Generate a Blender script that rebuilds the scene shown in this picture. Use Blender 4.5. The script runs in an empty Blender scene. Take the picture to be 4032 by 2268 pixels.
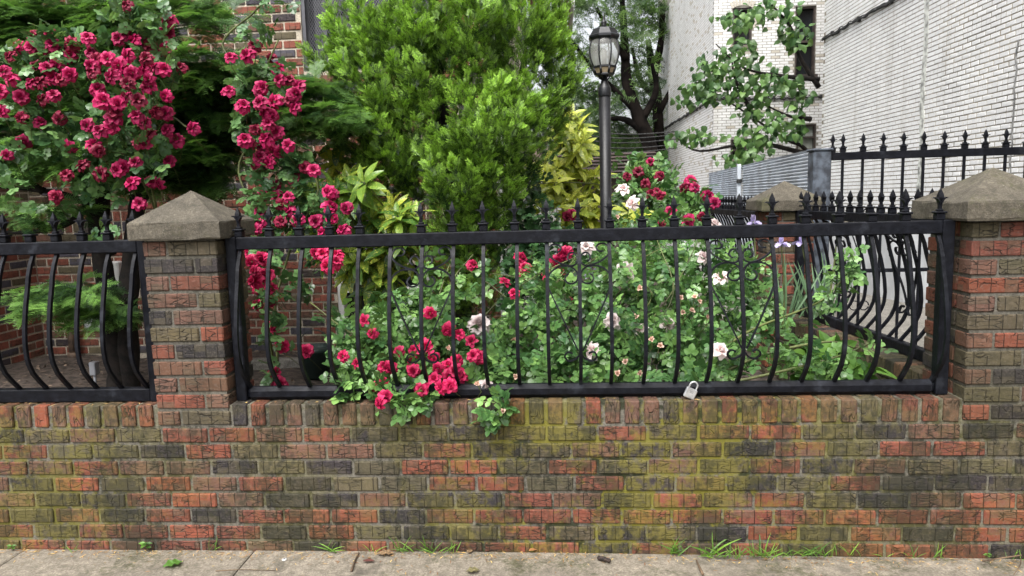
import bpy, bmesh, math, random
import numpy as np
from mathutils import Vector, Matrix
random.seed(7); RNG = np.random.default_rng(11)
S = bpy.context.scene
COL = S.collection
R = math.radians
# ------------------------------------------------------------------ camera
CAM_YAW, CAM_PITCH, CAM_ROLL = 0.06754, 0.12271, 0.02741
FPX, CAM_H = 2844.8, 1.459
def cam_axes():
    cy, sy = math.cos(CAM_YAW), math.sin(CAM_YAW); cp, sp = math.cos(CAM_PITCH), math.sin(CAM_PITCH)
    F = np.array([-sy*cp, cy*cp, -sp]); Rt = np.array([cy, sy, 0.0]); Dn = np.cross(F, Rt)
    c, s = math.cos(CAM_ROLL), math.sin(CAM_ROLL)
    return Rt*c + Dn*s, -Rt*s + Dn*c, F
AX_R, AX_D, AX_F = cam_axes()
cam = bpy.data.cameras.new('camera'); camo = bpy.data.objects.new('camera', cam); COL.objects.link(camo)
m = Matrix.Identity(4)
for i in range(3):
    m[i][0], m[i][1], m[i][2] = AX_R[i], -AX_D[i], -AX_F[i]
m[2][3] = CAM_H
camo.matrix_world = m
cam.sensor_width = 36; cam.lens = 36*FPX/4032
cam.clip_start = 0.05; cam.clip_end = 2000
cam.dof.use_dof = True; cam.dof.focus_distance = 3.1; cam.dof.aperture_fstop = 9
S.camera = camo
# ------------------------------------------------------------------ sky, sun, exposure (overcast)
SUN_EL, SUN_AZ = 58, 200
W = bpy.data.worlds.new('World'); S.world = W; W.use_nodes = True
wn = W.node_tree; wn.nodes.clear()
sky = wn.nodes.new('ShaderNodeTexSky'); sky.sky_type = 'NISHITA'; sky.sun_disc = False
sky.sun_elevation = R(SUN_EL); sky.sun_rotation = R(SUN_AZ)
sky.air_density = 1.0; sky.dust_density = 6.0; sky.ozone_density = 1.0
hs = wn.nodes.new('ShaderNodeHueSaturation'); hs.inputs['Saturation'].default_value = 0.22   # cloud cover: the same sky, greyed
hs.inputs['Value'].default_value = 1.0
bg = wn.nodes.new('ShaderNodeBackground'); bg.inputs['Strength'].default_value = 0.15
wo = wn.nodes.new('ShaderNodeOutputWorld')
wn.links.new(sky.outputs[0], hs.inputs['Color']); wn.links.new(hs.outputs[0], bg.inputs[0]); wn.links.new(bg.outputs[0], wo.inputs[0])
sl = bpy.data.lights.new('sun', 'SUN'); sl.energy = 0.85; sl.angle = R(35); sl.color = (1, 0.97, 0.92)
so = bpy.data.objects.new('sun', sl); COL.objects.link(so)
_d = Vector((math.sin(R(SUN_AZ))*math.cos(R(SUN_EL)), math.cos(R(SUN_AZ))*math.cos(R(SUN_EL)), math.sin(R(SUN_EL))))
so.rotation_euler = _d.to_track_quat('Z', 'Y').to_euler()
S.view_settings.view_transform = 'Standard'; S.view_settings.look = 'None'
S.view_settings.exposure = 1.25; S.view_settings.gamma = 1
S.view_settings.use_curve_mapping = False

# ------------------------------------------------------------------ helpers
def at(px, py, Y):
    """World point seen at a photo pixel (4032 wide) on the plane Y."""
    px = np.asarray(px, float); py = np.asarray(py, float)
    v = ((px-2016)/FPX)[..., None]*AX_R + ((py-1134)/FPX)[..., None]*AX_D + AX_F
    t = np.asarray(Y, float)/v[..., 1]
    return v*t[..., None] + np.array([0, 0, CAM_H])
def s25(px, py, Y):           # same, for a 2576 wide view of the photo
    return at(np.asarray(px, float)*1.56522, np.asarray(py, float)*1.56522, Y)
def pix(p):
    q = np.asarray(p, float) - np.array([0, 0, CAM_H])
    x, y, z = q@AX_R, q@AX_D, q@AX_F
    return 2016+FPX*x/z, 1134+FPX*y/z
def tag(o, label=None, cat=None, group=None, kind=None):
    if label: o['label'] = label
    if cat: o['category'] = cat
    if group: o['group'] = group
    if kind: o['kind'] = kind
    return o
def empty(name, loc, label, cat, group=None):
    o = bpy.data.objects.new(name, None); COL.objects.link(o); o.location = loc; o.empty_display_size = .1
    WORLD[o.name] = Matrix.Translation(Vector(loc))
    return tag(o, label, cat, group)
def link(name, me, parent=None, mw=None):
    o = bpy.data.objects.new(name, me); COL.objects.link(o)
    if mw is not None: o.matrix_world = mw
    if parent is not None:
        o.parent = parent
        # parts are built in world coordinates: undo the parent's own offset
        pm = WORLD[parent.name]
        o.matrix_parent_inverse = pm.inverted()
    WORLD[o.name] = mw.copy() if mw is not None else Matrix.Identity(4)
    return o
WORLD = {}
class MB:
    """Collects boxes, tubes and sheets; build() links them as one mesh object."""
    def __init__(s): s.v = []; s.f = []; s.sm = []
    def add(s, v, f, smooth=False):
        o = len(s.v); s.v += [tuple(map(float, p)) for p in v]; s.f += [tuple(i+o for i in q) for q in f]; s.sm += [smooth]*len(f); return s
    def box(s, a, b, M=None):
        x0, y0, z0 = a; x1, y1, z1 = b
        v = [(x0,y0,z0),(x1,y0,z0),(x1,y1,z0),(x0,y1,z0),(x0,y0,z1),(x1,y0,z1),(x1,y1,z1),(x0,y1,z1)]
        if M is not None: v = [M @ Vector(p) for p in v]
        return s.add(v, [(0,3,2,1),(4,5,6,7),(0,1,5,4),(1,2,6,5),(2,3,7,6),(3,0,4,7)])
    def bbox(s, a, b, c=.004, M=None):
        """box with chamfered edges"""
        x0,y0,z0 = a; x1,y1,z1 = b; v=[]; idx={}
        for i,(X,sx) in enumerate(((x0,1),(x1,-1))):
            for j,(Y,sy) in enumerate(((y0,1),(y1,-1))):
                for k,(Z,sz) in enumerate(((z0,1),(z1,-1))):
                    for ax in range(3):
                        p=[X+sx*c,Y+sy*c,Z+sz*c]; p[ax]=(X,Y,Z)[ax]; idx[(i,j,k,ax)]=len(v); v.append(p)
        f=[]
        for ax in range(3):
            for e in (0,1):
                o1,o2=[a_ for a_ in range(3) if a_!=ax]; q=[]
                for (p1,p2) in ((0,0),(1,0),(1,1),(0,1)):
                    key=[0,0,0]; key[ax]=e; key[o1]=p1; key[o2]=p2; q.append(idx[(*key,ax)])
                f.append(tuple(q))
        for ax in range(3):
            o1,o2=[a_ for a_ in range(3) if a_!=ax]
            for p1 in (0,1):
                for p2 in (0,1):
                    k0=[0,0,0]; k0[o1]=p1; k0[o2]=p2; k1=list(k0); k0[ax]=0; k1[ax]=1
                    f.append((idx[(*k0,o1)],idx[(*k1,o1)],idx[(*k1,o2)],idx[(*k0,o2)]))
        for i in (0,1):
            for j in (0,1):
                for k in (0,1): f.append((idx[(i,j,k,0)],idx[(i,j,k,1)],idx[(i,j,k,2)]))
        if M is not None: v=[M@Vector(p) for p in v]
        return s.add(v,f)
    def tube(s, pts, r, n=8, cap=True, smooth=True):
        pts=[Vector(p) for p in pts]; rs=r if hasattr(r,'__len__') else [r]*len(pts)
        v=[]; f=[]; prev=None
        for i,p in enumerate(pts):
            t=(pts[min(i+1,len(pts)-1)]-pts[max(i-1,0)])
            t=t.normalized() if t.length>1e-9 else Vector((0,0,1))
            if prev is None:
                a=Vector((1,0,0)) if abs(t.x)<.8 else Vector((0,1,0)); u=t.cross(a).normalized()
            else:
                u=(prev-t*prev.dot(t)); u=u.normalized() if u.length>1e-6 else t.orthogonal().normalized()
            prev=u; w=t.cross(u)
            for k in range(n):
                a=2*math.pi*k/n; v.append(p+(u*math.cos(a)+w*math.sin(a))*rs[i])
        for i in range(len(pts)-1):
            for k in range(n):
                k2=(k+1)%n; f.append((i*n+k,i*n+k2,(i+1)*n+k2,(i+1)*n+k))
        if cap: f.append(tuple(range(n-1,-1,-1))); f.append(tuple(range((len(pts)-1)*n,len(pts)*n)))
        return s.add(v,f,smooth)
    def strip(s, pts, w, t, side):
        """flat bar (w across 'side', t thick) swept along pts"""
        pts=[Vector(p) for p in pts]; side=Vector(side).normalized(); v=[]; f=[]
        for i,p in enumerate(pts):
            tg=(pts[min(i+1,len(pts)-1)]-pts[max(i-1,0)]).normalized(); n=tg.cross(side).normalized(); sd=n.cross(tg).normalized()
            for a,b in ((-1,-1),(1,-1),(1,1),(-1,1)): v.append(p+sd*(a*w/2)+n*(b*t/2))
        for i in range(len(pts)-1):
            for k in range(4):
                k2=(k+1)%4; f.append((i*4+k,i*4+k2,i*4+4+k2,i*4+4+k))
        f.append((3,2,1,0)); e=(len(pts)-1)*4; f.append((e,e+1,e+2,e+3))
        return s.add(v,f)
    def lathe(s, prof, c=(0,0,0), n=16, smooth=True, a0=0.0):
        v=[];f=[]
        for (r,z) in prof:
            for k in range(n):
                a=a0+2*math.pi*k/n; v.append((c[0]+r*math.cos(a),c[1]+r*math.sin(a),c[2]+z))
        for i in range(len(prof)-1):
            for k in range(n):
                k2=(k+1)%n; f.append((i*n+k,i*n+k2,(i+1)*n+k2,(i+1)*n+k))
        f.append(tuple(range(n-1,-1,-1))); f.append(tuple(range((len(prof)-1)*n,len(prof)*n)))
        return s.add(v,f,smooth)
    def sheet(s, grid, smooth=False):
        """grid of points -> quads"""
        n=len(grid[0]); v=[p for r_ in grid for p in r_]; f=[]
        for i in range(len(grid)-1):
            for j in range(n-1): f.append((i*n+j,i*n+j+1,(i+1)*n+j+1,(i+1)*n+j))
        return s.add(v,f,smooth)
    def mesh(s, name, mat):
        me=bpy.data.meshes.new(name); me.from_pydata(s.v,[],s.f); me.polygons.foreach_set('use_smooth',s.sm)
        if mat: me.materials.append(mat)
        me.update(); return me
    def build(s, name, mat, parent=None, mw=None): return link(name, s.mesh(name,mat), parent, mw)

def np_mesh(name, V, F, mat, tint=None, smooth=False):
    """triangle mesh from numpy arrays, with a per-vertex colour attribute 'tint'"""
    me=bpy.data.meshes.new(name); V=np.ascontiguousarray(V,np.float32); F=np.ascontiguousarray(F,np.int32)
    k=F.shape[1]
    me.vertices.add(len(V)); me.vertices.foreach_set('co',V.ravel())
    me.loops.add(F.size); me.loops.foreach_set('vertex_index',F.ravel())
    me.polygons.add(len(F)); me.polygons.foreach_set('loop_start',np.arange(0,F.size,k,dtype=np.int32))
    me.polygons.foreach_set('use_smooth',np.full(len(F),bool(smooth)))
    if tint is not None:
        a=me.attributes.new('tint','FLOAT_COLOR','POINT'); t=np.ones((len(V),4),np.float32); t[:,:tint.shape[1]]=tint; a.data.foreach_set('color',t.ravel())
    if mat: me.materials.append(mat)
    me.update(calc_edges=True); return me
def nrmz(a): return a/np.maximum(np.linalg.norm(a,axis=-1,keepdims=True),1e-9)
def frames(dirs, nrm):
    d=nrmz(dirs); x=nrmz(np.cross(d,nrm)); z=np.cross(x,d); return x,d,z
def scatter(tmpl, pos, dirs, nrm, scale, rnd=None, tipw=None):
    """copies of a leaf template: local y along dirs, local z along nrm. returns V,F,tint"""
    TV,TF,TT=tmpl; N=len(pos); x,d,z=frames(dirs,nrm); sc=np.asarray(scale).reshape(-1,1,1)
    V=pos[:,None,:]+sc*(TV[None,:,0:1]*x[:,None,:]+TV[None,:,1:2]*d[:,None,:]+TV[None,:,2:3]*z[:,None,:])
    F=(TF[None]+ (np.arange(N)*len(TV))[:,None,None]).reshape(-1,3)
    if rnd is None: rnd=RNG.random(N)
    if tipw is None: tipw=np.ones(N)
    tint=np.zeros((N,len(TV),2)); tint[:,:,0]=TT[None]*tipw[:,None]; tint[:,:,1]=rnd[:,None]
    return V.reshape(-1,3),F,tint.reshape(-1,2)
def cat_meshes(parts):
    Vs,Fs,Ts=[],[],[]; o=0
    for V,F,T in parts: Vs.append(V);Fs.append(F+o);Ts.append(T);o+=len(V)
    return np.concatenate(Vs),np.concatenate(Fs),np.concatenate(Ts)
def mats_from(pos,dirs,nrm,scale):
    x,d,z=frames(dirs,nrm); out=[]
    for i in range(len(pos)):
        s_=scale[i]; M=Matrix.Identity(4)
        for k in range(3): M[k][0]=x[i][k]*s_;M[k][1]=d[i][k]*s_;M[k][2]=z[i][k]*s_;M[k][3]=pos[i][k]
        out.append(M)
    return out
def smooth_path(pts, n=6):
    P=[np.array(p,float) for p in pts]; P=[2*P[0]-P[1]]+P+[2*P[-1]-P[-2]]; out=[]
    for i in range(1,len(P)-2):
        for k in range(n):
            t=k/n; a,b,c,d=P[i-1],P[i],P[i+1],P[i+2]
            out.append(.5*((2*b)+(-a+c)*t+(2*a-5*b+4*c-d)*t*t+(-a+3*b-3*c+d)*t**3))
    out.append(P[-2]); return out

# ------------------------------------------------------------------ material helpers
class NG:
    def __init__(s,name):
        s.m=bpy.data.materials.new(name); s.m.use_nodes=True; s.t=s.m.node_tree; s.t.nodes.clear()
        s.out=s.t.nodes.new('ShaderNodeOutputMaterial')
    def n(s,ty,ins=None,**props):
        nd=s.t.nodes.new('ShaderNode'+ty)
        for k,v in props.items(): setattr(nd,k,v)
        for k,v in (ins or {}).items():
            sk=nd.inputs[k]
            if isinstance(v,bpy.types.NodeSocket): s.t.links.new(v,sk)
            else: sk.default_value=v if not (hasattr(v,'__len__') and len(v)==3 and sk.type=='RGBA') else (*v,1)
        return nd
    def math(s,op,a,b=0.0,clamp=False):
        return s.n('Math',{0:a,1:b},operation=op,use_clamp=clamp).outputs[0]
    def mix(s,f,a,b,bt='MIX'):
        nd=s.n('Mix',{0:f,6:a,7:b},data_type='RGBA',blend_type=bt); return nd.outputs[2]
    def ramp(s,x,lo,hi,a=0.0,b=1.0):
        return s.n('MapRange',{0:x,1:lo,2:hi,3:a,4:b},interpolation_type='SMOOTHSTEP').outputs[0]
    def noise(s,vec,scale,detail=3.0,rough=.55,dist=0.0):
        return s.n('TexNoise',{'Vector':vec,'Scale':scale,'Detail':detail,'Roughness':rough,'Distortion':dist}).outputs['Fac']
    def mapv(s,vec,sc=(1,1,1),loc=(0,0,0)):
        return s.n('Mapping',{'Vector':vec,'Scale':sc,'Location':loc}).outputs[0]
    def bsdf(s,**k):
        return s.n('BsdfPrincipled',{kk.replace('_',' '):v for kk,v in k.items()})
    def finish(s,sh):
        s.t.links.new(sh if isinstance(sh,bpy.types.NodeSocket) else sh.outputs[0],s.out.inputs[0]); return s.m
    def bump(s,h,strength=.5,dist=.01):
        return s.n('Bump',{'Height':h,'Strength':strength,'Distance':dist}).outputs[0]

def plain(name,col,rough=.6,metal=0.0,var=.15,scale=8.0,bump=.1,bscale=60.0,spec=.5,col2=None):
    g=NG(name); tc=g.n('TexCoord').outputs['Object']; n1=g.noise(tc,scale,4); n2=g.noise(tc,bscale,3)
    if col2 is None: col2=tuple(c*(1-var*2) for c in col)
    c=g.mix(g.ramp(n1,.35,.65),col2,tuple(min(1,c_*(1+var)) for c_ in col))
    return g.finish(g.bsdf(Base_Color=c,Roughness=rough,Metallic=metal,Specular_IOR_Level=spec,Normal=g.bump(n2,bump,.004)))

def brick_mat(name, vertical=False, stain=1.0, rug=1.0, attr=False):
    g=NG(name); tcn=g.n('TexCoord'); oi=g.n('ObjectInfo'); ob=tcn.outputs['Object']
    at_=g.n('Attribute',attribute_name='tint')
    rnd_=at_.outputs['Alpha'] if attr else oi.outputs['Random']
    off=g.n('VectorMath',{0:ob,1:g.n('CombineXYZ',{0:g.math('MULTIPLY',rnd_,37.0),1:g.math('MULTIPLY',rnd_,11.0),2:g.math('MULTIPLY',rnd_,53.0)}).outputs[0]},operation='ADD').outputs[0]
    wob=g.n('TexNoise',{'Vector':off,'Scale':38.0,'Detail':2.0})
    off2=g.n('VectorMath',{0:off,1:g.n('VectorMath',{0:wob.outputs['Color'],'Scale':.014},operation='SCALE').outputs[0]},operation='ADD').outputs[0]
    sc=(64,20,12) if vertical else (12,20,64)
    vo=g.n('TexVoronoi',{'Vector':g.mapv(off2,sc),'Scale':1.0,'Randomness':.75},feature='DISTANCE_TO_EDGE').outputs[0]
    crack=g.ramp(vo,.010,.055,1,0)
    gate=g.ramp(g.noise(off,9.0,2),.42,.56)
    crack=g.math('MULTIPLY',crack,gate)
    # the three scored lines across each brick
    ax=g.n('SeparateXYZ',{0:off2}).outputs[2 if vertical else 0]
    sawx=g.math('ABSOLUTE',g.math('SUBTRACT',g.math('FRACT',g.math('MULTIPLY',g.n('SeparateXYZ',{0:ob}).outputs[2 if vertical else 0],20.0)),.5))
    line=g.math('MULTIPLY',g.ramp(sawx,.0,.05,1,0),g.ramp(g.noise(off,22.0,2),.36,.46))
    if vertical: line=0.0
    cr=g.math('MAXIMUM',crack,line) if not vertical else crack
    cr=g.math('MULTIPLY',cr,rug)
    cell=g.n('TexWhiteNoise',{'Vector':g.n('VectorMath',{0:g.mapv(ob,(20,.01,.01) if not vertical else (.01,.01,.01),(.5,0,0)),},operation='FLOOR').outputs[0],'W':g.math('MULTIPLY',rnd_,91.0)},noise_dimensions='4D').outputs['Value']
    base=at_.outputs['Color'] if attr else oi.outputs['Color']
    patch=g.noise(off,14.0,5,.65)
    base=g.mix(1.0,base,g.n('CombineColor',{0:g.ramp(patch,.2,.8,.72,1.25),1:g.ramp(patch,.2,.8,.74,1.22),2:g.ramp(patch,.2,.8,.76,1.2)}).outputs[0],'MULTIPLY')
    base=g.mix(g.math('MULTIPLY',g.ramp(cell,.72,.86),.5),base,(.085,.07,.045))
    # soot and bloom on the face
    fine=g.noise(off,120.0,3,.6)
    base=g.mix(g.math('MULTIPLY',g.ramp(fine,.45,.75),.25),base,(.20,.17,.14))
    base=g.mix(g.math('MULTIPLY',cr,.80),base,(.012,.010,.007))
    if stain>0:
        P=g.n('NewGeometry').outputs['Position']
        alg=algae_fac(g,P,stain)
        base=g.mix(g.math('MULTIPLY',alg,.60),base,(.150,.130,.016))
        dk=dark_fac(g,P,stain)
        base=g.mix(g.math('MULTIPLY',dk,.66),base,(.018,.019,.010))
    h=g.math('ADD',g.math('MULTIPLY',cr,-1.0),g.math('MULTIPLY',g.noise(off,60.0,4),.5))
    return g.finish(g.bsdf(Base_Color=base,Roughness=.8,Specular_IOR_Level=.35,Normal=g.bump(h,.8,.006)))
def algae_fac(g,P,amt):
    """yellow-green algae: runs down the face under the coping, thickest in the middle of the wall and at its foot"""
    st=g.noise(g.mapv(P,(2.6,2.6,3.4)),1.0,5,.65)
    fi=g.noise(g.mapv(P,(26,26,22)),1.0,4,.7)
    sep=g.n('SeparateXYZ',{0:P})
    xr=g.math('MAXIMUM',g.ramp(g.math('ABSOLUTE',g.math('SUBTRACT',sep.outputs[0],.25)),.25,1.25,1,.25),g.ramp(g.math('ABSOLUTE',g.math('ADD',sep.outputs[0],2.25)),.15,.65,.75,.0))
    zr=g.math('MULTIPLY',g.ramp(sep.outputs[2],.56,.70,1,.25),g.ramp(sep.outputs[2],.9,1.1,1,.1))
    v=g.math('MULTIPLY',g.math('MULTIPLY',xr,zr),amt)
    f=g.math('ADD',g.math('MULTIPLY',st,.56),g.math('MULTIPLY',fi,.44))
    return g.math('MULTIPLY',g.ramp(f,.455,.54),v,True)
def dark_fac(g,P,amt):
    st=g.noise(g.mapv(P,(4.5,4.5,2.2),(7,3,1)),1.0,5,.65); fi=g.noise(g.mapv(P,(40,40,34),(2,5,9)),1.0,3,.7)
    f=g.math('ADD',g.math('MULTIPLY',st,.6),g.math('MULTIPLY',fi,.4))
    return g.math('MULTIPLY',g.ramp(f,.46,.58),amt,True)
def mortar_mat(name,col=(.150,.138,.112),stain=1.0):
    g=NG(name); P=g.n('NewGeometry').outputs['Position']
    fi=g.noise(P,90.0,4,.7); c=g.mix(g.ramp(fi,.3,.7),tuple(x*.62 for x in col),tuple(min(1,x*1.2) for x in col))
    if stain>0:
        c=g.mix(g.math('MULTIPLY',dark_fac(g,P,stain),.88),c,(.022,.022,.012))
        c=g.mix(g.math('MULTIPLY',algae_fac(g,P,stain),.85),c,(.165,.150,.012))
        ms=g.noise(g.mapv(P,(3.4,3.4,5.5),(1,8,4)),1.0,5,.65); sp=g.n('SeparateXYZ',{0:P})
        mk=g.math('MULTIPLY',g.ramp(ms,.56,.62),g.ramp(g.math('ABSOLUTE',g.math('SUBTRACT',sp.outputs[0],.35)),.7,1.1,1,0))
        c=g.mix(g.math('MULTIPLY',mk,.9),c,(.014,.019,.004))
    return g.finish(g.bsdf(Base_Color=c,Roughness=.92,Normal=g.bump(g.noise(P,220.0,3),.7,.004)))
def leaf_mat(name,old,young,rough=.42,trans=.25,spots=None,var=.35,spec=.5,tex=30.0):
    """old and young leaf colour; tint.R says how young (on the cypress also painted top light and shade), tint.G and the object's random number vary the leaf"""
    g=NG(name); at_=g.n('Attribute',attribute_name='tint'); oi=g.n('ObjectInfo')
    sp=g.n('SeparateColor',{0:at_.outputs['Color']})
    r=g.math('FRACT',g.math('ADD',sp.outputs[1],oi.outputs['Random']))
    f=g.math('ADD',sp.outputs[0],g.math('MULTIPLY',g.math('SUBTRACT',r,.5),.5),True)
    c=g.mix(f,old,young)
    br=g.ramp(r,0,1,1-var,1+var)
    c=g.mix(1.0,c,g.n('CombineColor',{0:br,1:br,2:br}).outputs[0],'MULTIPLY')
    tc=g.n('TexCoord').outputs['Object']
    if spots:
        v=g.n('VectorMath',{0:tc,1:g.n('CombineXYZ',{0:g.math('MULTIPLY',r,9.0),1:g.math('MULTIPLY',r,5.0)}).outputs[0]},operation='ADD').outputs[0]
        nz=g.noise(v,spots[1],3,.7)
        thr=g.math('SUBTRACT',.66,g.math('MULTIPLY',sp.outputs[0],.24))
        k=g.ramp(g.math('SUBTRACT',nz,thr),-.04,.03)
        c=g.mix(k,c,spots[0])
    b=g.bsdf(Base_Color=c,Roughness=rough,Specular_IOR_Level=spec,Normal=g.bump(g.noise(tc,tex,2),.15,.01))
    t=g.n('BsdfTranslucent',{'Color':g.mix(.5,c,(1,1,.3),'MULTIPLY')})
    return g.finish(g.n('MixShader',{0:trans,1:b.outputs[0],2:t.outputs[0]}))
# ------------------------------------------------------------------ materials
M_BRICK=brick_mat('rug_brick'); M_BRICKV=brick_mat('rug_brick_on_edge',vertical=True)
M_BRICKP=brick_mat('pillar_brick',stain=.45); M_HOUSE=brick_mat('house_brick',stain=0,rug=.8)
M_MORT=mortar_mat('mortar'); M_MORTP=mortar_mat('pillar_mortar',(.125,.115,.095),stain=.6)
M_MORTH=mortar_mat('house_mortar',(.50,.44,.35),stain=0)
def concrete_mat(name,col,moss=.0,scale=1.0):
    g=NG(name); P=g.n('NewGeometry').outputs['Position']
    n1=g.noise(P,2.2*scale,5,.6); n2=g.noise(P,110.0,3,.75); n3=g.noise(P,420.0,2,.6)
    c=g.mix(g.ramp(n1,.3,.7),tuple(x*.72 for x in col),tuple(x*1.12 for x in col))
    c=g.mix(g.math('MULTIPLY',g.ramp(n2,.42,.62,1,0),.65),c,tuple(x*.42 for x in col))
    c=g.mix(g.math('MULTIPLY',g.ramp(n3,.55,.75),.5),c,(.36,.325,.27))
    sp=g.n('TexVoronoi',{'Vector':P,'Scale':70.0}).outputs['Distance']
    c=g.mix(g.math('MULTIPLY',g.ramp(sp,.08,.16,1,0),.6),c,(.06,.05,.04))
    if moss:
        n4=g.noise(P,3.4,5,.65); n5=g.noise(P,60.0,3,.7)
        k=g.ramp(g.math('ADD',g.math('MULTIPLY',n4,.65),g.math('MULTIPLY',n5,.35)),.50,.64)
        c=g.mix(g.math('MULTIPLY',k,moss),c,(.060,.060,.024))
        k2=g.ramp(g.noise(g.mapv(P,(1,1,1),(4,4,4)),5.0,4),.58,.7)
        c=g.mix(g.math('MULTIPLY',k2,moss*.7),c,(.05,.045,.037))
    n6=g.noise(P,24.0,4,.7); c=g.mix(1.0,c,g.n('CombineColor',{0:g.ramp(n6,.3,.7,.70,1.25),1:g.ramp(n6,.3,.7,.70,1.25),2:g.ramp(n6,.3,.7,.68,1.25)}).outputs[0],'MULTIPLY')
    h=g.math('ADD',g.math('MULTIPLY',n2,1.0),g.math('MULTIPLY',n3,.5))
    return g.finish(g.bsdf(Base_Color=c,Roughness=.9,Normal=g.bump(h,.6,.006)))
M_WALK=concrete_mat('sidewalk_concrete',(.27,.235,.185),moss=.85)
M_CAP=concrete_mat('cap_concrete',(.112,.097,.072),moss=.7,scale=2)
M_DRIVE=concrete_mat('driveway_concrete',(.24,.225,.20),moss=.2)
M_SOIL=plain('soil',(.062,.047,.037),.95,var=.4,scale=22,bump=1.0,bscale=70,col2=(.024,.018,.014))
def iron_mat():
    g=NG('black_painted_iron'); P=g.n('NewGeometry').outputs['Position']
    n=g.noise(P,30.0,4,.6); n2=g.noise(P,9.0,4,.6)
    c=g.mix(g.ramp(n,.4,.7),(.0045,.005,.0075),(.009,.010,.0145))
    c=g.mix(g.math('MULTIPLY',g.ramp(n2,.58,.72),.35),c,(.05,.056,.07))
    r=g.ramp(n2,.3,.7,.34,.55)
    h=g.math('ADD',g.noise(P,55.0,3),g.math('MULTIPLY',g.noise(P,200.0,2),.5))
    return g.finish(g.bsdf(Base_Color=c,Roughness=r,Specular_IOR_Level=.16,Normal=g.bump(h,.35,.004)))
M_IRON=iron_mat()
M_LAMP=plain('lamp_black_paint',(.012,.013,.016),.38,var=.2,scale=12,bump=.15,bscale=120)
M_POST=plain('post_black_paint',(.010,.0105,.013),.45,var=.2,scale=5,bump=.15,bscale=90)
M_BARK=plain('yew_bark',(.014,.010,.008),.9,var=.4,scale=20,bump=1,bscale=45,col2=(.005,.004,.0035))
M_TWIG=plain('green_cane',(.11,.13,.04),.6,var=.3,scale=9,bump=.2)
M_DRYTWIG=plain('dry_twig',(.13,.085,.05),.85,var=.3,scale=9,bump=.4)
RED=(.165,.050,.031); ORANGE=(.190,.055,.031); BROWN=(.118,.060,.040); OLIVE=(.082,.068,.038); CHAR=(.026,.022,.023); RUST=(.145,.047,.029)
def brick_col(k):
    if k=='R': b=random.choice([RED,ORANGE,RUST,RED])
    elif k=='B': b=BROWN
    elif k=='O': b=OLIVE
    elif k=='C': b=CHAR
    else: b=random.choice([RED,RED,RUST,BROWN,OLIVE,CHAR,BROWN])
    j=random.uniform(.84,1.16); return (b[0]*j*random.uniform(.94,1.06),b[1]*j,b[2]*j*random.uniform(.9,1.1),1)
# ------------------------------------------------------------------ brick meshes: chamfered, slightly uneven, shared by alike bricks
_bm={}
def brick_mesh(L,D,H,mat,variant,face='y'):
    """brick centred at its origin, L x D x H; mesh shared by size and variant"""
    key=(round(L,3),round(D,3),round(H,3),mat.name,variant)
    if key in _bm: return _bm[key]
    rr=random.Random(hash((key[0],key[1],key[2],variant))&0xffff)
    b=MB(); b.bbox((-L/2,-D/2,-H/2),(L/2,D/2,H/2),.0042)
    b.v=[(x+rr.uniform(-.0014,.0014),y+rr.uniform(-.0012,.0012),z+rr.uniform(-.0014,.0014)) for x,y,z in b.v]
    _bm[key]=b.mesh('brick',mat); return _bm[key]
def put_brick(parent,c,L,D,H,mat,col,rz=0.0,name='brick',jit=.0025):
    M=Matrix.Translation(Vector(c)+Vector((0,random.uniform(-jit,jit),0)))@Matrix.Rotation(rz+random.gauss(0,.004),4,'Z')@Matrix.Rotation(random.gauss(0,.004),4,'Y')
    o=link(name,brick_mesh(L,D,H,mat,random.randrange(4)),parent,M); o.color=col; return o
P_,HC=.2032,.0712; BL,BH,BD=.193,.0585,.09
FACE=2.847; ZC=.5465            # wall face and the bed joint under the coping
# ------------------------------------------------------------------ the setting
def grid_sheet(name,x0,x1,y0,y1,nx,ny,zf,mat,kind='structure'):
    g=[[(x0+(x1-x0)*i/nx,y0+(y1-y0)*j/ny,zf(x0+(x1-x0)*i/nx,y0+(y1-y0)*j/ny)) for i in range(nx+1)] for j in range(ny+1)]
    b=MB(); b.sheet(g,True); return tag(b.build(name,mat),kind=kind)
tag(MB().sheet([[(-400,-60,-.6),(400,-60,-.6)],[(-400,700,-.6),(400,700,-.6)]]).build('ground',M_SOIL),kind='structure')
ZW=lambda x:.002-.0085*max(0,x+.3) if x>-.3 else .002
walk=tag(empty('sidewalk',(0,1,0),None,None),kind='structure')
xs=[-5.4,-3.38,-2.352,-1.325,1.9,4.2,6.5]
for i in range(len(xs)-1):
    x0,x1=xs[i]+.0025,xs[i+1]-.0025
    for y0,y1 in ((-2.6,-.9),(-.89,FACE-.002)):
        b=MB(); n=14
        g=[[(x0+(x1-x0)*k/n,y,ZW(x0+(x1-x0)*k/n)) for k in range(n+1)] for y in (y0,y1)]
        top=[[(p[0],p[1],p[2]-.006) for p in g[0]],[(p[0],p[1]+.006,p[2]) for p in g[0]],[(p[0],p[1]-.006,p[2]) for p in g[1]],[(p[0],p[1],p[2]-.006) for p in g[1]]]
        for r_ in top:
            r_[0]=(r_[0][0],r_[0][1],r_[0][2]-.005); r_[-1]=(r_[-1][0],r_[-1][1],r_[-1][2]-.005)
            r_.insert(1,(r_[0][0]+.007,r_[0][1],r_[0][2]+.005)); r_.insert(-1,(r_[-1][0]-.007,r_[-1][1],r_[-1][2]+.005))
        b.sheet([[(p[0],p[1],-.1) for p in top[0]]]+top+[[(p[0],p[1],-.1) for p in top[-1]]])
        b.build('slab',M_WALK,walk)
tag(MB().box((-8,-2.62,-.2),(8,FACE,-.03)).build('sidewalk_bed',M_SOIL),kind='structure')
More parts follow.
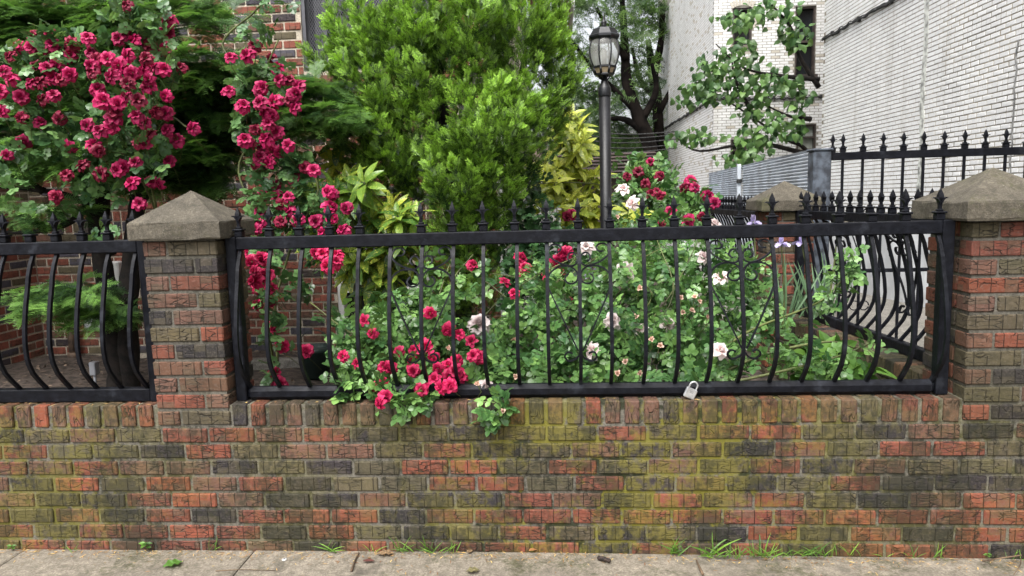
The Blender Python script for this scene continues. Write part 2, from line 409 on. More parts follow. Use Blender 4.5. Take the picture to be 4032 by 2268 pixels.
tag(MB().sheet([[(-60,-14,-.13),(60,-14,-.13)],[(-60,-2.75,-.13),(60,-2.75,-.13)]]).build('road',plain('asphalt',(.05,.05,.052),.9,bump=.6,bscale=120)),kind='structure')
tag(MB().box((-60,-2.75,-.2),(60,-2.605,.0)).build('kerb',M_WALK),kind='structure')
nz=lambda x,y:.19+.02*math.sin(x*3.1+y*1.7)+.015*math.sin(x*7.3-y*4.1)+.05*max(0,(3.6-y))
grid_sheet('garden_soil',-9,1.66,3.03,13,90,70,nz,M_SOIL)
grid_sheet('driveway',1.7,5.3,2.9,17.7,6,12,lambda x,y:-.01-.34*max(0,min(1,(y-4)/9)),M_DRIVE)
# ------------------------------------------------------------------ front garden wall
wall=empty('brick_wall',(0,2.95,0),'low red and brown brick garden wall stained with yellow green algae along the sidewalk','wall')
b=MB(); b.box((-4.6,FACE+.0075,-.12),(3.2,FACE+.19,ZC+.001)); b.box((-4.6,FACE+.011,ZC+.001),(3.2,FACE+.187,ZC+.088))
b.build('mortar',M_MORT,wall)
rows=["COBORRBRCOCOORORROCBCBR","ROOCROBBORCOBCBCRORROR","RBRBBCOCORRORO BORCBOOC".replace(' ',''),"BCRORBRCOORRORCBCORCCCR","BCCRRBCCBCCRBORBROCBRRR",
      "RCRCRCRRRCRRRRRRRRRRRRR","RORRRRCROCOROCOCRCRCRRR","BRRBRRBCRBRRRCRBRCRRRCR"]
starts=[(177,420),(350,540),(205,660),(67,780),(262,905),(72,1015),(248,1130),(150,1215)]
for r_,(codes,(zx,zy)) in enumerate(zip(rows,starts)):
    X=float(at(zx*.53,1500+zy*.53,FACE)[0]); zc=ZC-HC*(r_+.5)-.004
    items=['?']*9+list(codes)+['?']*8
    for i,k in enumerate(items):
        x0=X+(i-10)*P_
        if x0<-4.5 or x0>3.0 : continue
        put_brick(wall,(x0+P_/2,FACE+BD/2,zc+random.gauss(0,.0012)),BL+random.choice((0,0,-.004)),BD,BH,M_BRICK,brick_col(k))
# coping of bricks on edge, left run and middle run
def coping(x0,x1,pitch,codes):
    n=round((x1-x0)/pitch); w=(x1-x0)/n
    for i in range(n):
        k=codes[i%len(codes)] if codes else '?'
        L=w*.80; bz=put_brick(wall,(x0+(i+.5)*w,FACE+.099,ZC+.0465),L if abs(L-.06)>.004 else .06,.198,.093,M_BRICKV,brick_col(k),name='coping_brick')
        bz.rotation_euler.x+=random.gauss(0,.006)
coping(-4.5,-1.715,.0765,'??????????????????????????BRBOBRBRBROBRR'[-36:])
coping(-1.385,1.555,.0768,'CRBBCBBBCCRBBBCRCBORBBBCBBRBRBRBBOBRRBBOBC')
coping(1.9,3.0,.0768,'')
# ------------------------------------------------------------------ brick pillars with concrete caps
def pillar(x0,y0,w,d,label,codes,zb=ZC,n=11,cap_w=.045):
    t=empty('brick_pillar',(x0+w/2,y0+d/2,zb),label,'pillar','brick pillars with pyramid concrete caps')
    ztop=zb+n*HC
    MB().box((x0+.007,y0+.007,zb),(x0+w-.007,y0+d-.007,ztop)).build('mortar',M_MORTP,t)
    for r_ in range(n):
        zc=ztop-HC*(r_+.5); a,b_=codes[r_]; sh=.0955
        lg=w-sh-.010
        fl=a.islower()      # lower case first: short brick on the left
        L1,L2=(sh,lg) if fl else (lg,sh)
        put_brick(t,(x0+L1/2,y0+BD/2,zc),L1,BD,BH,M_BRICKP,brick_col(a.upper()))
        put_brick(t,(x0+w-L2/2,y0+BD/2,zc),L2,BD,BH,M_BRICKP,brick_col(b_.upper()))
        put_brick(t,(x0+L2/2,y0+d-BD/2,zc),L2,BD,BH,M_BRICKP,brick_col('?')); put_brick(t,(x0+w-L1/2,y0+d-BD/2,zc),L1,BD,BH,M_BRICKP,brick_col('?'))
        sd=d-2*BD-.020
        for xx in (x0+BD/2,x0+w-BD/2): put_brick(t,(xx,y0+d/2,zc),BD,sd,BH,M_BRICKP,brick_col('?'))
    b=MB(); o=cap_w; z0=ztop+.001; x1,y1=x0+w,y0+d; h=.072; ap=.128
    n_=6; rr=random.Random(int(abs(x0)*1000))
    cx,cy=(x0+x1)/2,(y0+y1)/2
    def ring(k,z,c=.006):
        e=o*k; X0,X1,Y0,Y1=x0-o+(o*(1-k)),x1+o-(o*(1-k)),y0-o+(o*(1-k)),y1+o-(o*(1-k))
        pts=[]
        for (ax,ay,bx,by) in ((X0,Y0,X1,Y0),(X1,Y0,X1,Y1),(X1,Y1,X0,Y1),(X0,Y1,X0,Y0)):
            for i in range(n_):
                f=i/n_; px_,py_=ax+(bx-ax)*f,ay+(by-ay)*f
                j=.0022
                pts.append((px_+rr.uniform(-j,j),py_+rr.uniform(-j,j),z+rr.uniform(-j,j)*.8))
        return pts
    R0=ring(.93,z0); R1=ring(1,z0+.008); R2=ring(1,z0+h-.008); R3=ring(.95,z0+h)
    rings=[R0,R1,R2,R3]
    for f in (.25,.5,.75,.94):
        zz=z0+h+ap*f; rings.append([(cx+(p[0]-cx)*(1-f),cy+(p[1]-cy)*(1-f),zz+rr.uniform(-.0012,.0012)) for p in R3])
    v=[p for q in rings for p in q]; m_=len(R0); F=[]
    for i in range(len(rings)-1):
        for k in range(m_): F.append((i*m_+k,i*m_+(k+1)%m_,(i+1)*m_+(k+1)%m_,(i+1)*m_+k))
    v.append((cx,cy,z0+h+ap)); 
    for k in range(m_): F.append(((len(rings)-1)*m_+k,(len(rings)-1)*m_+(k+1)%m_,len(v)-1))
    F.append(tuple(range(m_-1,-1,-1)))
    b.add(v,F); b.build('cap',M_CAP,t); return t
pillar(-1.702,FACE,.312,.265,'left front brick pillar beside the dark yew trunks, with pale sandy cap',
  [('b','O'),('C','c'),('b','R'),('B','o'),('c','B'),('O','r'),('r','C'),('B','r'),('b','B'),('R','b'),('b','O')],cap_w=.036)
pillar(1.562,FACE,.312,.335,'right front brick pillar at the end of the fence, cap mottled with dark moss',
  [('o','R'),('R','o'),('b','O'),('R','b'),('b','O'),('O','b'),('b','R'),('O','b'),('b','C'),('O','b'),('r','C')],cap_w=.05)
pillar(1.39,4.96,.31,.31,'smaller looking brick pillar farther back behind the irises',
  [('r','O'),('R','o'),('r','R'),('O','r'),('r','R'),('R','r'),('o','R'),('R','r'),('o','O'),('R','o'),('o','R'),('R','o'),('r','O'),('o','R'),('R','o'),('o','R')],zb=ZC-5*HC,n=16,cap_w=.05)
# side garden wall running back from the right pillar
side=empty('side_brick_wall',(1.63,4.05,.1),'low brick wall with mossy coping running back from right front pillar','wall')
DS=Vector((-.0823,.9966,0)); P0=Vector((1.697,3.186,0)); ang=math.atan2(DS.y,DS.x); SL=1.765
MS=Matrix.Translation(P0)@Matrix.Rotation(ang,4,'Z')           # local x runs back, local y to the left (garden side)
b=MB(); b.box((0,-.088,-.45),(SL,.088,ZC)); b.box((0,-.085,ZC),(SL,.085,ZC+.087)); b.build('mortar',M_MORT,side,MS)
def put_side(lx,ly,lz,L,D,H,mat,name='brick'):
    M=MS@Matrix.Translation((lx,ly,lz))@Matrix.Rotation(random.gauss(0,.004),4,'Z')
    o=link(name,brick_mesh(L,D,H,mat,random.randrange(4)),side,M); o.color=brick_col(random.choice('BOOCBO')); return o
for r_ in range(7):
    for i in range(-1,10):
        x0=i*P_+(P_/2 if r_%2 else 0)
        a,c=max(0,x0),min(SL,x0+BL)
        if c-a<.04: continue
        for ly in (.095-BD/2,-.095+BD/2): put_side((a+c)/2,ly,ZC-HC*(r_+.5),round(c-a,2),BD,BH,M_BRICK)
nn=23
for i in range(nn): put_side((i+.5)*SL/nn,0,ZC+.0465,.062,.196,.093,M_BRICKV,'coping_brick')
# ------------------------------------------------------------------ belly-bar iron fences
ZR0,ZR1,ZB0,ZB1=1.28,1.332,.641,.697
BELLY=[(0,0),(.06,.022),(.14,.042),(.24,.056),(.35,.075),(.45,.088),(.55,.098),(.66,.103),(.76,.098),(.85,.076),(.92,.045),(.97,.018),(1,0)]
def belly(z):
    t=(ZR0-z)/(ZR0-ZB1); return -float(np.interp(t,[p[0] for p in BELLY],[p[1] for p in BELLY]))
_bar=MB(); _zz=np.linspace(ZR0+.004,ZB1-.004,27); _bar.strip([(0,belly(z),z) for z in _zz],.0142,.0142,(1,0,0)); ME_BAR=_bar.mesh('bar',M_IRON)
_fin=MB()
_fin.bbox((-.0165,-.0165,0),(.0165,.0165,.026),.003); _fin.bbox((-.0215,-.0215,.0262),(.0215,.0215,.0345),.003); _fin.bbox((-.011,-.011,.0347),(.011,.011,.043),.002)
_fin.lathe([(.0085,.043),(.0085,.068),(.0105,.075),(.0145,.087),(.0125,.098),(.006,.113),(.0008,.124)],n=4,smooth=False,a0=math.pi/4)
for s_ in (-1,1):
    pts=[(0.003*s_,0,.058),(.006*s_,0,.070),(.013*s_,0,.081),(.022*s_,0,.0855),(.030*s_,0,.084)]
    v=[];f=[]
    wd=[.011,.012,.011,.008,.002]; th=[.010,.008,.006,.004,.0015]
    for (x,y,z),w_,t_ in zip(pts,wd,th): v+=[(x,-w_,z),(x-.2*t_*s_,-w_,z+t_),(x-.2*t_*s_,w_,z+t_),(x,w_,z)]
    for i in range(4):
        for k in range(4): f.append((i*4+k,i*4+(k+1)%4,i*4+4+(k+1)%4,i*4+4+k))
    f.append((16,17,18,19)); _fin.add(v,f)
ME_FIN=_fin.mesh('finial',M_IRON)
_stub=MB(); _stub.bbox((-.0165,-.0165,0),(.0165,.0165,.026),.003); _stub.bbox((-.0215,-.0215,.0262),(.0215,.0215,.0345),.003); ME_STUB=_stub.mesh('finial_collar',M_IRON)
SK=.000642
SCR=[[(155,57),(125,57),(110,37),(125,17),(155,12),(180,27),(190,62),(165,97),(115,127),(55,144),(20,132),(10,97),(30,67),(55,67),(70,87),(65,107),(50,117)],
     [(195,222),(180,187),(145,157),(95,144),(45,152),(15,182),(10,222),(30,247),(65,250),(87,227),(80,202),(65,192)],
     [(8,690),(30,715),(70,730),(95,710),(95,685),(75,670),(50,680)]]
def scroll_mesh(side,k):
    b=MB()
    if k<3:
        p2=smooth_path([(x,y,0) for x,y in SCR[k]],5); pts=[(side*p[0]*SK,belly(ZR0-p[1]*SK)*1.0,ZR0-p[1]*SK) for p in p2]; b.strip(pts,.0125,.0062,(0,1,0))
    else:
        pts=[(side*(197+(15-197)*t)*SK,belly(ZR0-(262+400*t)*SK),ZR0-(262+400*t)*SK) for t in np.linspace(0,1,10)]; b.strip(pts,.011,.0055,(0,1,0))
    return b.mesh('scroll',M_IRON)
ME_SCR={(s_,k):scroll_mesh(s_,k) for s_ in (-1,1) for k in range(4)}
def fence(label,length,bars,missing=(),scrolls=(),loc=(0,0,0),rz=0.0,collar=True,fin_every=True,round_base=False,bare=(),stiles=(True,True)):
    """local x along the fence, local -y outwards; z is height"""
    t=empty('iron_fence',(0,0,0),label,'fence','black belly bar fence panels')
    b=MB(); b.bbox((0.046,-.004,ZR0),(length-.046,.040,ZR1),.004); b.build('top_rail',M_IRON,t)
    b=MB()
    if round_base: b.bbox((0.046,-.004,ZB0),(length-.046,.046,ZB1),.016)
    else: b.bbox((0.046,-.004,ZB0),(length-.046,.040,ZB1),.004)
    b.build('bottom_rail',M_IRON,t)
    for k,(xa,xb) in enumerate(((0,.0455),(length-.0455,length))):
        if stiles[k]:
            b=MB(); b.bbox((xa,-.0055,ZB0-.001),(xb,.044,ZR1+.0012),.004); b.build('stile',M_IRON,t)
    for i,x in enumerate(bars):
        link('bar',ME_BAR,t,Matrix.Translation((x,.018,0))@Matrix.Rotation(random.gauss(0,.004),4,'Y'))
        if i in bare: continue
        link('finial' if i not in missing else 'finial_collar',ME_FIN if i not in missing else ME_STUB,t,Matrix.Translation((x,.018,ZR1))@Matrix.Rotation(random.gauss(0,.012),4,'Y'))
    for x in scrolls:
        for s_ in (-1,1):
            for k in range(4): link('scroll',ME_SCR[s_,k],t,Matrix.Translation((x,.018,0)))
    t.location=loc; t.rotation_euler=(0,0,rz); WORLD[t.name]=Matrix.LocRotScale(Vector(loc),Matrix.Rotation(rz,3,'Z').to_quaternion(),None)
    return t
FY=2.903; FX0=-1.379
fence('long black iron fence with bowed bars and three scroll panels above the rose bushes',2.905,[-1.323-FX0+.1271*i for i in range(23)],missing=(20,),bare=(5,),
      scrolls=[-1.323-FX0+.1271*i for i in (6,11,16)],loc=(FX0,FY,0),round_base=True)
LX=-4.4
fence('left black iron fence panel in front of the yew trunks, ending at a pillar',-1.712-LX,[-1.776-LX-.1142*i for i in range(22)][::-1],missing=(17,),loc=(LX,FY,0))
fence('side black iron fence on the low wall running back to the rear pillar',1.765,[.06+.112*i for i in range(16)],scrolls=[.06+.112*5,.06+.112*11],
      loc=tuple(P0+Vector((.063,.01,0))),rz=ang)
fence('far spiked iron fence continuing behind the rear brick pillar',2.6,[.06+.115*i for i in range(22)],scrolls=[],loc=(1.55,5.29,-.02),rz=R(89.6))
# padlock on the fence
pad=empty('padlock',(.40,2.89,.66),'silver padlock hanging on a fence bar at bottom rail','padlock')
M_STEEL=plain('brushed_steel',(.62,.63,.64),.32,metal=.75,var=.1,scale=40,bump=.15,bscale=200)
pc=at(2690+28,1400+148,2.872); PM=Matrix.Translation(Vector(pc))@Matrix.Rotation(R(24),4,'Y')
b=MB(); b.bbox((-.0225,-.009,-.021),(.0225,.009,.021),.003); b.build('padlock_body',M_STEEL,pad,PM)
b=MB(); b.tube([(-.0155,0,.018)]+[(.0155*math.cos(a),0,.034+.0155*math.sin(a)) for a in np.linspace(math.pi,0,10)]+[(.0155,0,.018)],.0035,8); b.build('shackle',M_STEEL,pad,PM)
b=MB(); 
for x_,w_ in ((-.008,.014),(-.004,.010)): pass
for i in range(6): b.box((-.009+i*.003,-.0094,.0085),(-.0075+i*.003,-.0088,.0115))
for i in range(5): b.box((-.006+i*.003,-.0094,.0035),(-.004+i*.003,-.0088,.0062))
b.build('engraving',plain('engraved_mark',(.12,.12,.13),.6),pad,PM)
# tall rear fence across the driveway
rear=empty('tall_iron_fence',(2.9,5.5,-.1),'taller straight black fence with spear tips in front of white brick wall','fence')
RY=5.5; zt0,zt1=1.674,1.73
MB().bbox((1.975,RY-.02,zt0),(4.9,RY+.02,zt1),.004).build('top_rail',M_IRON,rear)
MB().bbox((1.975,RY-.015,.845),(4.9,RY+.015,.872),.003).build('bottom_rail',M_IRON,rear)
MB().bbox((1.975,RY-.015,.02),(4.9,RY+.015,.055),.003).build('bottom_rail',M_IRON,rear)
b=MB(); b.bbox((1.845,RY-.07,-.2),(1.972,RY+.06,zt1+.012),.008); b.bbox((1.835,RY-.08,zt1+.0125),(1.982,RY+.07,zt1+.03),.006); b.build('post',plain('weathered_black_post',(.02,.023,.03),.5,var=.4,scale=14,col2=(.10,.12,.15)),rear)
_rb=MB(); _rb.box((-.008,-.008,.03),(.008,.008,zt0)); ME_RB=_rb.mesh('bar',M_IRON)
rx=[2.002,2.075]+[2.075+.1425*i for i in range(1,20)]
for i,x in enumerate(rx):
    if i: link('bar',ME_RB,rear,Matrix.Translation((x,RY,0)))
    link('finial',ME_FIN,rear,Matrix.Translation((x,RY,zt1))@Matrix.Scale(1.08,4))
MB().bbox((3.42,RY-.03,-.1),(3.50,RY+.025,zt1-.003),.004).build('post',M_IRON,rear)
for cx in (2.218,2.788):
    for s_ in (-1,1):
        p=[(.0,1.26),(.012,1.30),(.045,1.325),(.085,1.30),(.095,1.24),(.075,1.16),(.045,1.08),(.01,.98)]
        b=MB(); b.strip([(cx+s_*q[0],RY-.012,q[1]) for q in smooth_path([(x,z,0) for x,z in p],4)],.012,.006,(0,1,0)); b.build('scroll',M_IRON,rear)
        q2=[(.10*math.cos(a)*.35+.035,.60+.035*math.sin(a)) for a in np.linspace(0,6,12)]
        b=MB(); b.strip([(cx+s_*x,RY-.012,z) for x,z in q2],.012,.006,(0,1,0)); b.build('scroll',M_IRON,rear)
# ------------------------------------------------------------------ brick house behind the garden
def box_tris(cs,dims,rots=None,keep=None):
    """many plain boxes as one numpy triangle mesh: centres, dims -> V,F (back face left out)"""
    cs=np.asarray(cs,float); dims=np.asarray(dims,float)
    C=np.array([(-1,-1,-1),(1,-1,-1),(1,1,-1),(-1,1,-1),(-1,-1,1),(1,-1,1),(1,1,1),(-1,1,1)],float)*.5
    Q=[(0,3,2,1),(4,5,6,7),(0,1,5,4),(1,2,6,5),(2,3,7,6),(3,0,4,7)]
    T=np.array([t for q in Q for t in ((q[0],q[1],q[2]),(q[0],q[2],q[3]))])
    V=cs[:,None,:]+C[None]*dims[:,None,:]; F=T[None]+(np.arange(len(cs))*8)[:,None,None]
    return V.reshape(-1,3),F.reshape(-1,3)
M_HOUSEJ=brick_mat('house_brick_joined',stain=0,rug=.8,attr=True)
def core(b,xs,zs,holes,y0,y1):
    for i in range(len(xs)-1):
        for k in range(len(zs)-1):
            cx,cz=(xs[i]+xs[i+1])/2,(zs[k]+zs[k+1])/2
            if any(h[0]<cx<h[1] and h[2]<cz<h[3] for h in holes): continue
            b.box((xs[i],y0,zs[k]),(xs[i+1],y1,zs[k+1]))
HY=6.0; HX0,HX1=-4.56,-.505
house=empty('brick_house',(-2.5,8,.19),'red and brown brick house with pale mortar standing behind the garden shrubs','house')
WIN=(-2.075,-.95,2.545,4.0); BWIN=(-1.90,-1.08,.36,.93)
b=MB(); core(b,[HX0,BWIN[0],BWIN[1],HX1-.001],[-.3,BWIN[2],BWIN[3],1.9],[BWIN],HY+.008,HY+.3)
core(b,[HX0,WIN[0],WIN[1],HX1-.001],[1.9,WIN[2],WIN[3],5.2],[WIN],HY+.008,HY+.3)
b.box((HX0,HY+.6,-.3),(HX1-.001,13,5.2)); b.box((HX1-.12,HY+.301,-.3),(HX1-.001,HY+.599,5.2))
b.box((-9,4.3,-.3),(HX0-.004,13.01,5.2))
b.build('mortar',M_MORTH,house)
ZONES=[(470,0,772,190),(0,480,200,940),(180,480,420,960),(500,430,720,600),(600,600,880,930),(1060,170,1160,340),(1225,600,1280,830),(1240,700,1300,860)]
cand=[]
def add_row(zc,h,x0,x1,L,pitch,off,holes):
    n0=int((x1-x0)/pitch)+3
    for i in range(-2,n0):
        a=x0+off+i*pitch; c=a+L; a,c=max(a,x0),min(c,x1)
        segs=[(a,c)]
        for hx in holes:
            if hx[2]-.02<zc<hx[3]+.02:
                ns=[]
                for s0,s1 in segs:
                    if s1<=hx[0] or s0>=hx[1]: ns.append((s0,s1)); continue
                    if s0<hx[0]: ns.append((s0,hx[0]-.004))
                    if s1>hx[1]: ns.append((hx[1]+.004,s1))
                segs=ns
        for s0,s1 in segs:
            if s1-s0>.03: cand.append((((s0+s1)/2,HY+.045,zc),(s1-s0,.09,h)))
z=.20; r_=0; band=0
while z<5.15:
    if band<2 and z>1.262:
        add_row(z+.045,.079,HX0+.004,HX1,.058,.0735,.0,[]); z+=.0905; band+=1; continue
    add_row(z+.0356,.057,HX0+.004,HX1,.188,.2032,.1016*(r_%2)+random.uniform(-.012,.012),[WIN,BWIN]); z+=HC; r_+=1
wing=[]
z=.20;r_=0
while z<5.15:
    for i in range(9):
        y1=HY-.004-(i*.2032)-(.1016 if r_%2 else 0); 
        if i==0 and r_%2: wing.append(((HX0-.045,HY-.052,z+.0356),(.09,.090,.057)))
        wing.append(((HX0-.045,y1-.094,z+.0356),(.09,.188,.057)))
    z+=HC;r_+=1
def hcol():
    k=random.random()
    c=RED if k<.36 else RUST if k<.52 else BROWN if k<.68 else OLIVE if k<.78 else (.050,.047,.057) if k<.92 else (.034,.027,.03)
    j=random.uniform(.8,1.2); return (c[0]*j*1.45,c[1]*j*1.45,c[2]*j*1.5,1)
def in_zone(p):
    x,y=pix(p); x/=1.5652;y/=1.5652
    return any(a<x<c and b_<y<d for a,b_,c,d in ZONES)
allb=cand+wing
vis=[q for q in allb if in_zone(np.array(q[0])-np.array([0,.045,0]))]
random.shuffle(vis); vis.sort(key=lambda q:-q[1][0]*q[1][2])
parts=vis[:300]; ps=set(id(q) for q in parts)
for (c,d) in parts:
    turned=d[0]<.1 and d[1]>.12 or c[0]<HX0
    M=Matrix.Translation(Vector(c)+Vector((0,random.uniform(-.003,.002) if not turned else 0,0)))
    if turned: M=M@Matrix.Rotation(R(90),4,'Z'); o=link('brick',brick_mesh(round(d[1],2),round(d[0],3),d[2],M_HOUSE,random.randrange(3)),house,M)
    else: o=link('brick',brick_mesh(round(d[0],2) if d[0]>.07 else .058,d[1],d[2],M_HOUSE,random.randrange(3)),house,M)
    o.color=hcol()
rest=[q for q in allb if id(q) not in ps]
V,F=box_tris([q[0] for q in rest],[q[1] for q in rest])
T=np.repeat(np.array([(*hcol()[:3],random.random()) for _ in rest]),8,axis=0)
tag(link('brickwork',np_mesh('brickwork',V,F,M_HOUSEJ,T),house),kind='stuff')
M_WHITE=plain('white_painted_trim',(.62,.62,.60),.5,var=.1,scale=6,bump=.05)
M_GLASSD=plain('dark_window_glass',(.012,.014,.017),.08,var=.2,scale=2,bump=0,spec=.7)
# big window with diamond mesh security screen
win=link('window',MB().box((WIN[0]+.03,HY+.14,WIN[2]+.03),(WIN[1]-.03,HY+.16,WIN[3])).mesh('pane',M_GLASSD),house)
M_GREY=plain('grey_painted_metal',(.085,.085,.098),.5,var=.15,scale=9)
b=MB(); b.box((WIN[0]+.002,HY+.02,WIN[2]+.002),(WIN[0]+.032,HY+.13,WIN[3])); b.box((WIN[1]-.032,HY+.02,WIN[2]+.002),(WIN[1]-.002,HY+.13,WIN[3])); b.box((WIN[0]+.0325,HY+.02,WIN[2]+.002),(WIN[1]-.0325,HY+.13,WIN[2]+.03))
b.box((WIN[0]+.165,HY+.062,WIN[2]+.0305),(WIN[0]+.195,HY+.092,WIN[3])); b.box((WIN[0]+.42,HY+.062,WIN[2]+.0305),(WIN[0]+.45,HY+.092,WIN[3])); b.box((WIN[0]+.196,HY+.064,3.03),(WIN[0]+.419,HY+.09,3.055))
b.build('window_frame',M_GREY,win)
b=MB(); s_=.021
nx=int((WIN[1]-WIN[0]-.07)/s_); nz_=int((WIN[3]-WIN[2]-.06)/(s_*1.6))
x0,z0,x1,z1=WIN[0]+.034,WIN[2]+.032,WIN[1]-.034,WIN[3]-.02
for sgn in (1,-1):
    for k in range(-nz_*2,nx+nz_*2):
        # diagonal wire clipped to the opening
        xa=x0+k*s_; pts=[]
        za,zb=z0,z1; sl=s_/(s_*1.6)
        f=lambda z_: xa+sgn*(z_-z0)*sl
        t0,t1=z0,z1
        lo,hi=sorted(((x0-xa)/(sgn*sl)+z0,(x1-xa)/(sgn*sl)+z0)); t0,t1=max(t0,lo),min(t1,hi)
        if t1-t0<.01: continue
        n_=Vector((1,0,-sgn*sl)).normalized()*.0016
        p,q=Vector((f(t0),HY+.05+.001*sgn,t0)),Vector((f(t1),HY+.05+.001*sgn,t1))
        b.add([p-n_,p+n_,q+n_,q-n_],[(0,1,2,3)])
tag(b.build('security_mesh',M_GREY,win),kind='stuff')
for cx in (.10,.30,.38):
    b=MB(); b.strip([(WIN[0]+cx+.034*math.cos(a)*(1-.05*a),HY+.035,WIN[2]+.09+.034*math.sin(a)*(1-.05*a)) for a in np.linspace(0,5.6,16)],.012,.007,(0,1,0)); b.build('scroll',M_GREY,win)
bw=link('window',MB().box((BWIN[0]+.03,HY+.11,BWIN[2]),(BWIN[1]-.03,HY+.13,BWIN[3])).mesh('pane',M_GLASSD),house)
b=MB(); b.box((BWIN[0]+.002,HY+.01,BWIN[2]),(BWIN[0]+.05,HY+.15,BWIN[3])); b.box((BWIN[1]-.05,HY+.01,BWIN[2]),(BWIN[1]-.002,HY+.15,BWIN[3])); b.box((BWIN[0]+.051,HY+.03,.70),(BWIN[1]-.051,HY+.10,.735)); b.build('window_frame',M_WHITE,bw)
# barrel awning over the side door
aw=empty('awning',(-.2,7,3.1),'red metal awning tip with white scalloped edge on the house corner','awning')
M_RED=plain('red_awning_paint',(.24,.035,.03),.45,var=.1,scale=5)
for i in range(9):
    a0,a1=i/9,(i+.86)/9
    def prof(t): a=t*1.35; return (HX1+.02+.64*math.sin(a)/math.sin(1.35),3.58-.45*(1-math.cos(a))/(1-math.cos(1.35)))
    g=[[(prof(t)[0],y,prof(t)[1]) for t in np.linspace(a0,a1,4)] for y in (6.35,8.2)]
    g2=[[(p[0],p[1],p[2]-.012) for p in r_] for r_ in g]
    bb=MB(); bb.sheet(g); bb.sheet(g2[::-1]); bb.build('slat',M_RED,aw)
b=MB(); g=[]
for t in np.linspace(0,1,28):
    x,z_=HX1+.03+.64*t,0
    aa=math.asin(min(1,t*math.sin(1.35))); zt=3.58-.45*(1-math.cos(aa))/(1-math.cos(1.35)); g.append([(x,6.34,zt+.012),(x,6.34,zt-.055-.018*abs(math.sin(t*20)))])
b.sheet(g); b.sheet([[(p[0],6.325,p[2]) for p in r_] for r_ in g][::-1]); b.build('valance',M_WHITE,aw)
b=MB(); b.bbox((HX1+.64,6.34,3.045),(HX1+.665,8.2,3.135),.006); b.build('front_edge',M_WHITE,aw)
# things on and by the house wall
ds=empty('downspout',(-.43,5.95,.2),'pale grey downspout at right corner of the brick house','downspout')
b=MB(); b.bbox((-.498,HY-.09,.2),(-.425,HY-.012,4.4),.008); b.build('pipe',M_WHITE,ds)
for z_ in (.9,2.2): MB().box((-.507,HY-.096,z_),(-.418,HY-.006,z_+.03)).build('bracket',M_WHITE,ds)
gate=empty('board_fence',(0,7.6,-.1),'white painted board fence behind the golden cypress at house corner','fence')
for i in range(5): MB().bbox((-.49+i*.118,7.6,.0),(-.49+i*.118+.108,7.622,1.75+.012*(i%3)),.003).build('board',M_WHITE,gate)
MB().box((-.5,7.623,.4),(.11,7.66,.49)).build('rail',M_WHITE,gate); MB().box((-.5,7.623,1.4),(.11,7.66,1.49)).build('rail',M_WHITE,gate)
w1=at(452,1000,HY-.06); wd=empty('downspout',(w1[0],HY-.06,.2),'white downspout seen between the two yew trunks','downspout')
b=MB(); b.bbox((w1[0]-.045,HY-.088,.28),(w1[0]+.035,HY-.012,1.02),.01); b.build('pipe',M_WHITE,wd)
M_BOX=plain('grey_plastic',(.36,.37,.40),.5,var=.08,scale=5,bump=.03)
p0,p1=at(333,1302,HY-.03),at(391,1253,HY-.03)
mb_=empty('meter_box',((p0[0]+p1[0])/2,HY-.02,p0[2]),'grey utility transmitter box lettered NYC on the brick house wall','meter box')
b=MB(); b.bbox((p0[0],HY-.032,p0[2]),(p1[0],HY-.002,p1[2]),.006); b.build('case',M_BOX,mb_)
M_LET=plain('white_lettering',(.78,.78,.78),.6,bump=0)
def text(s,loc,size,parent,mat,rot=(R(90),0,0),bold=0.0,name='lettering'):
    c=bpy.data.curves.new(name,'FONT'); c.body=s; c.size=size; c.align_x='CENTER'; c.align_y='CENTER'; c.extrude=.0004; c.offset=bold; c.materials.append(mat)
    o=bpy.data.objects.new('t',c); me=bpy.data.meshes.new_from_object(o); bpy.data.objects.remove(o); bpy.data.curves.remove(c)
    return link(name,me,parent,Matrix.Translation(Vector(loc))@Matrix.Rotation(rot[0],4,'X'))
mcx=(p0[0]+p1[0])/2; mz=(p0[2]+p1[2])/2
text('NYC',(mcx-.004,HY-.0335,mz+.010),.040,mb_,M_LET,bold=.0012)
text('Environmental\nProtection',(mcx-.012,HY-.0335,mz-.017),.009,mb_,M_LET)
text('Aclara',(mcx+.038,HY-.0335,mz-.036),.014,mb_,M_LET)
M_RUST=plain('rusty_pipe',(.115,.075,.05),.75,var=.35,scale=14,bump=.5,col2=(.055,.04,.032))
gp=at(280,1330,HY-.12); gl=at(218,1258,HY-.02); 
pipe=empty('gas_pipe',(gp[0],HY-.12,.2),'rusty bent gas pipe rising from soil at the house corner','pipe')
zt=float(at(280,1262,HY-.12)[2])
b=MB(); b.tube([(gp[0],HY-.12,.16),(gp[0],HY-.12,zt-.06),(gp[0]-.01,HY-.118,zt-.02),(gp[0]-.04,HY-.11,zt+.005),(gp[0]-.085,HY-.08,zt+.008),(gp[0]-.10,HY-.03,zt+.006),(gp[0]-.10,HY+.01,zt+.006)],.029,10); b.build('bent_pipe',M_RUST,pipe)
b=MB(); b.tube([(gp[0],HY-.12,.17),(gp[0],HY-.12,.245)],.043,10); b.build('flange',M_RUST,pipe)
b=MB(); b.tube([(gp[0],HY-.12,zt-.085),(gp[0],HY-.12,zt-.05)],.036,10); b.build('coupling',M_RUST,pipe)
pt=empty('garden_pot',(-1.80,5.1,.19),'dark green plastic garden pot standing on soil under shrubs','pot')
M_POTG=plain('dark_green_plastic',(.018,.035,.03),.45,var=.1)
b=MB(); b.lathe([(.085,0),(.115,.19),(.128,.195),(.128,.225),(.118,.225),(.108,.2),(.10,.19)],(-1.80,5.1,.2),20); b.build('body',M_POTG,pt)
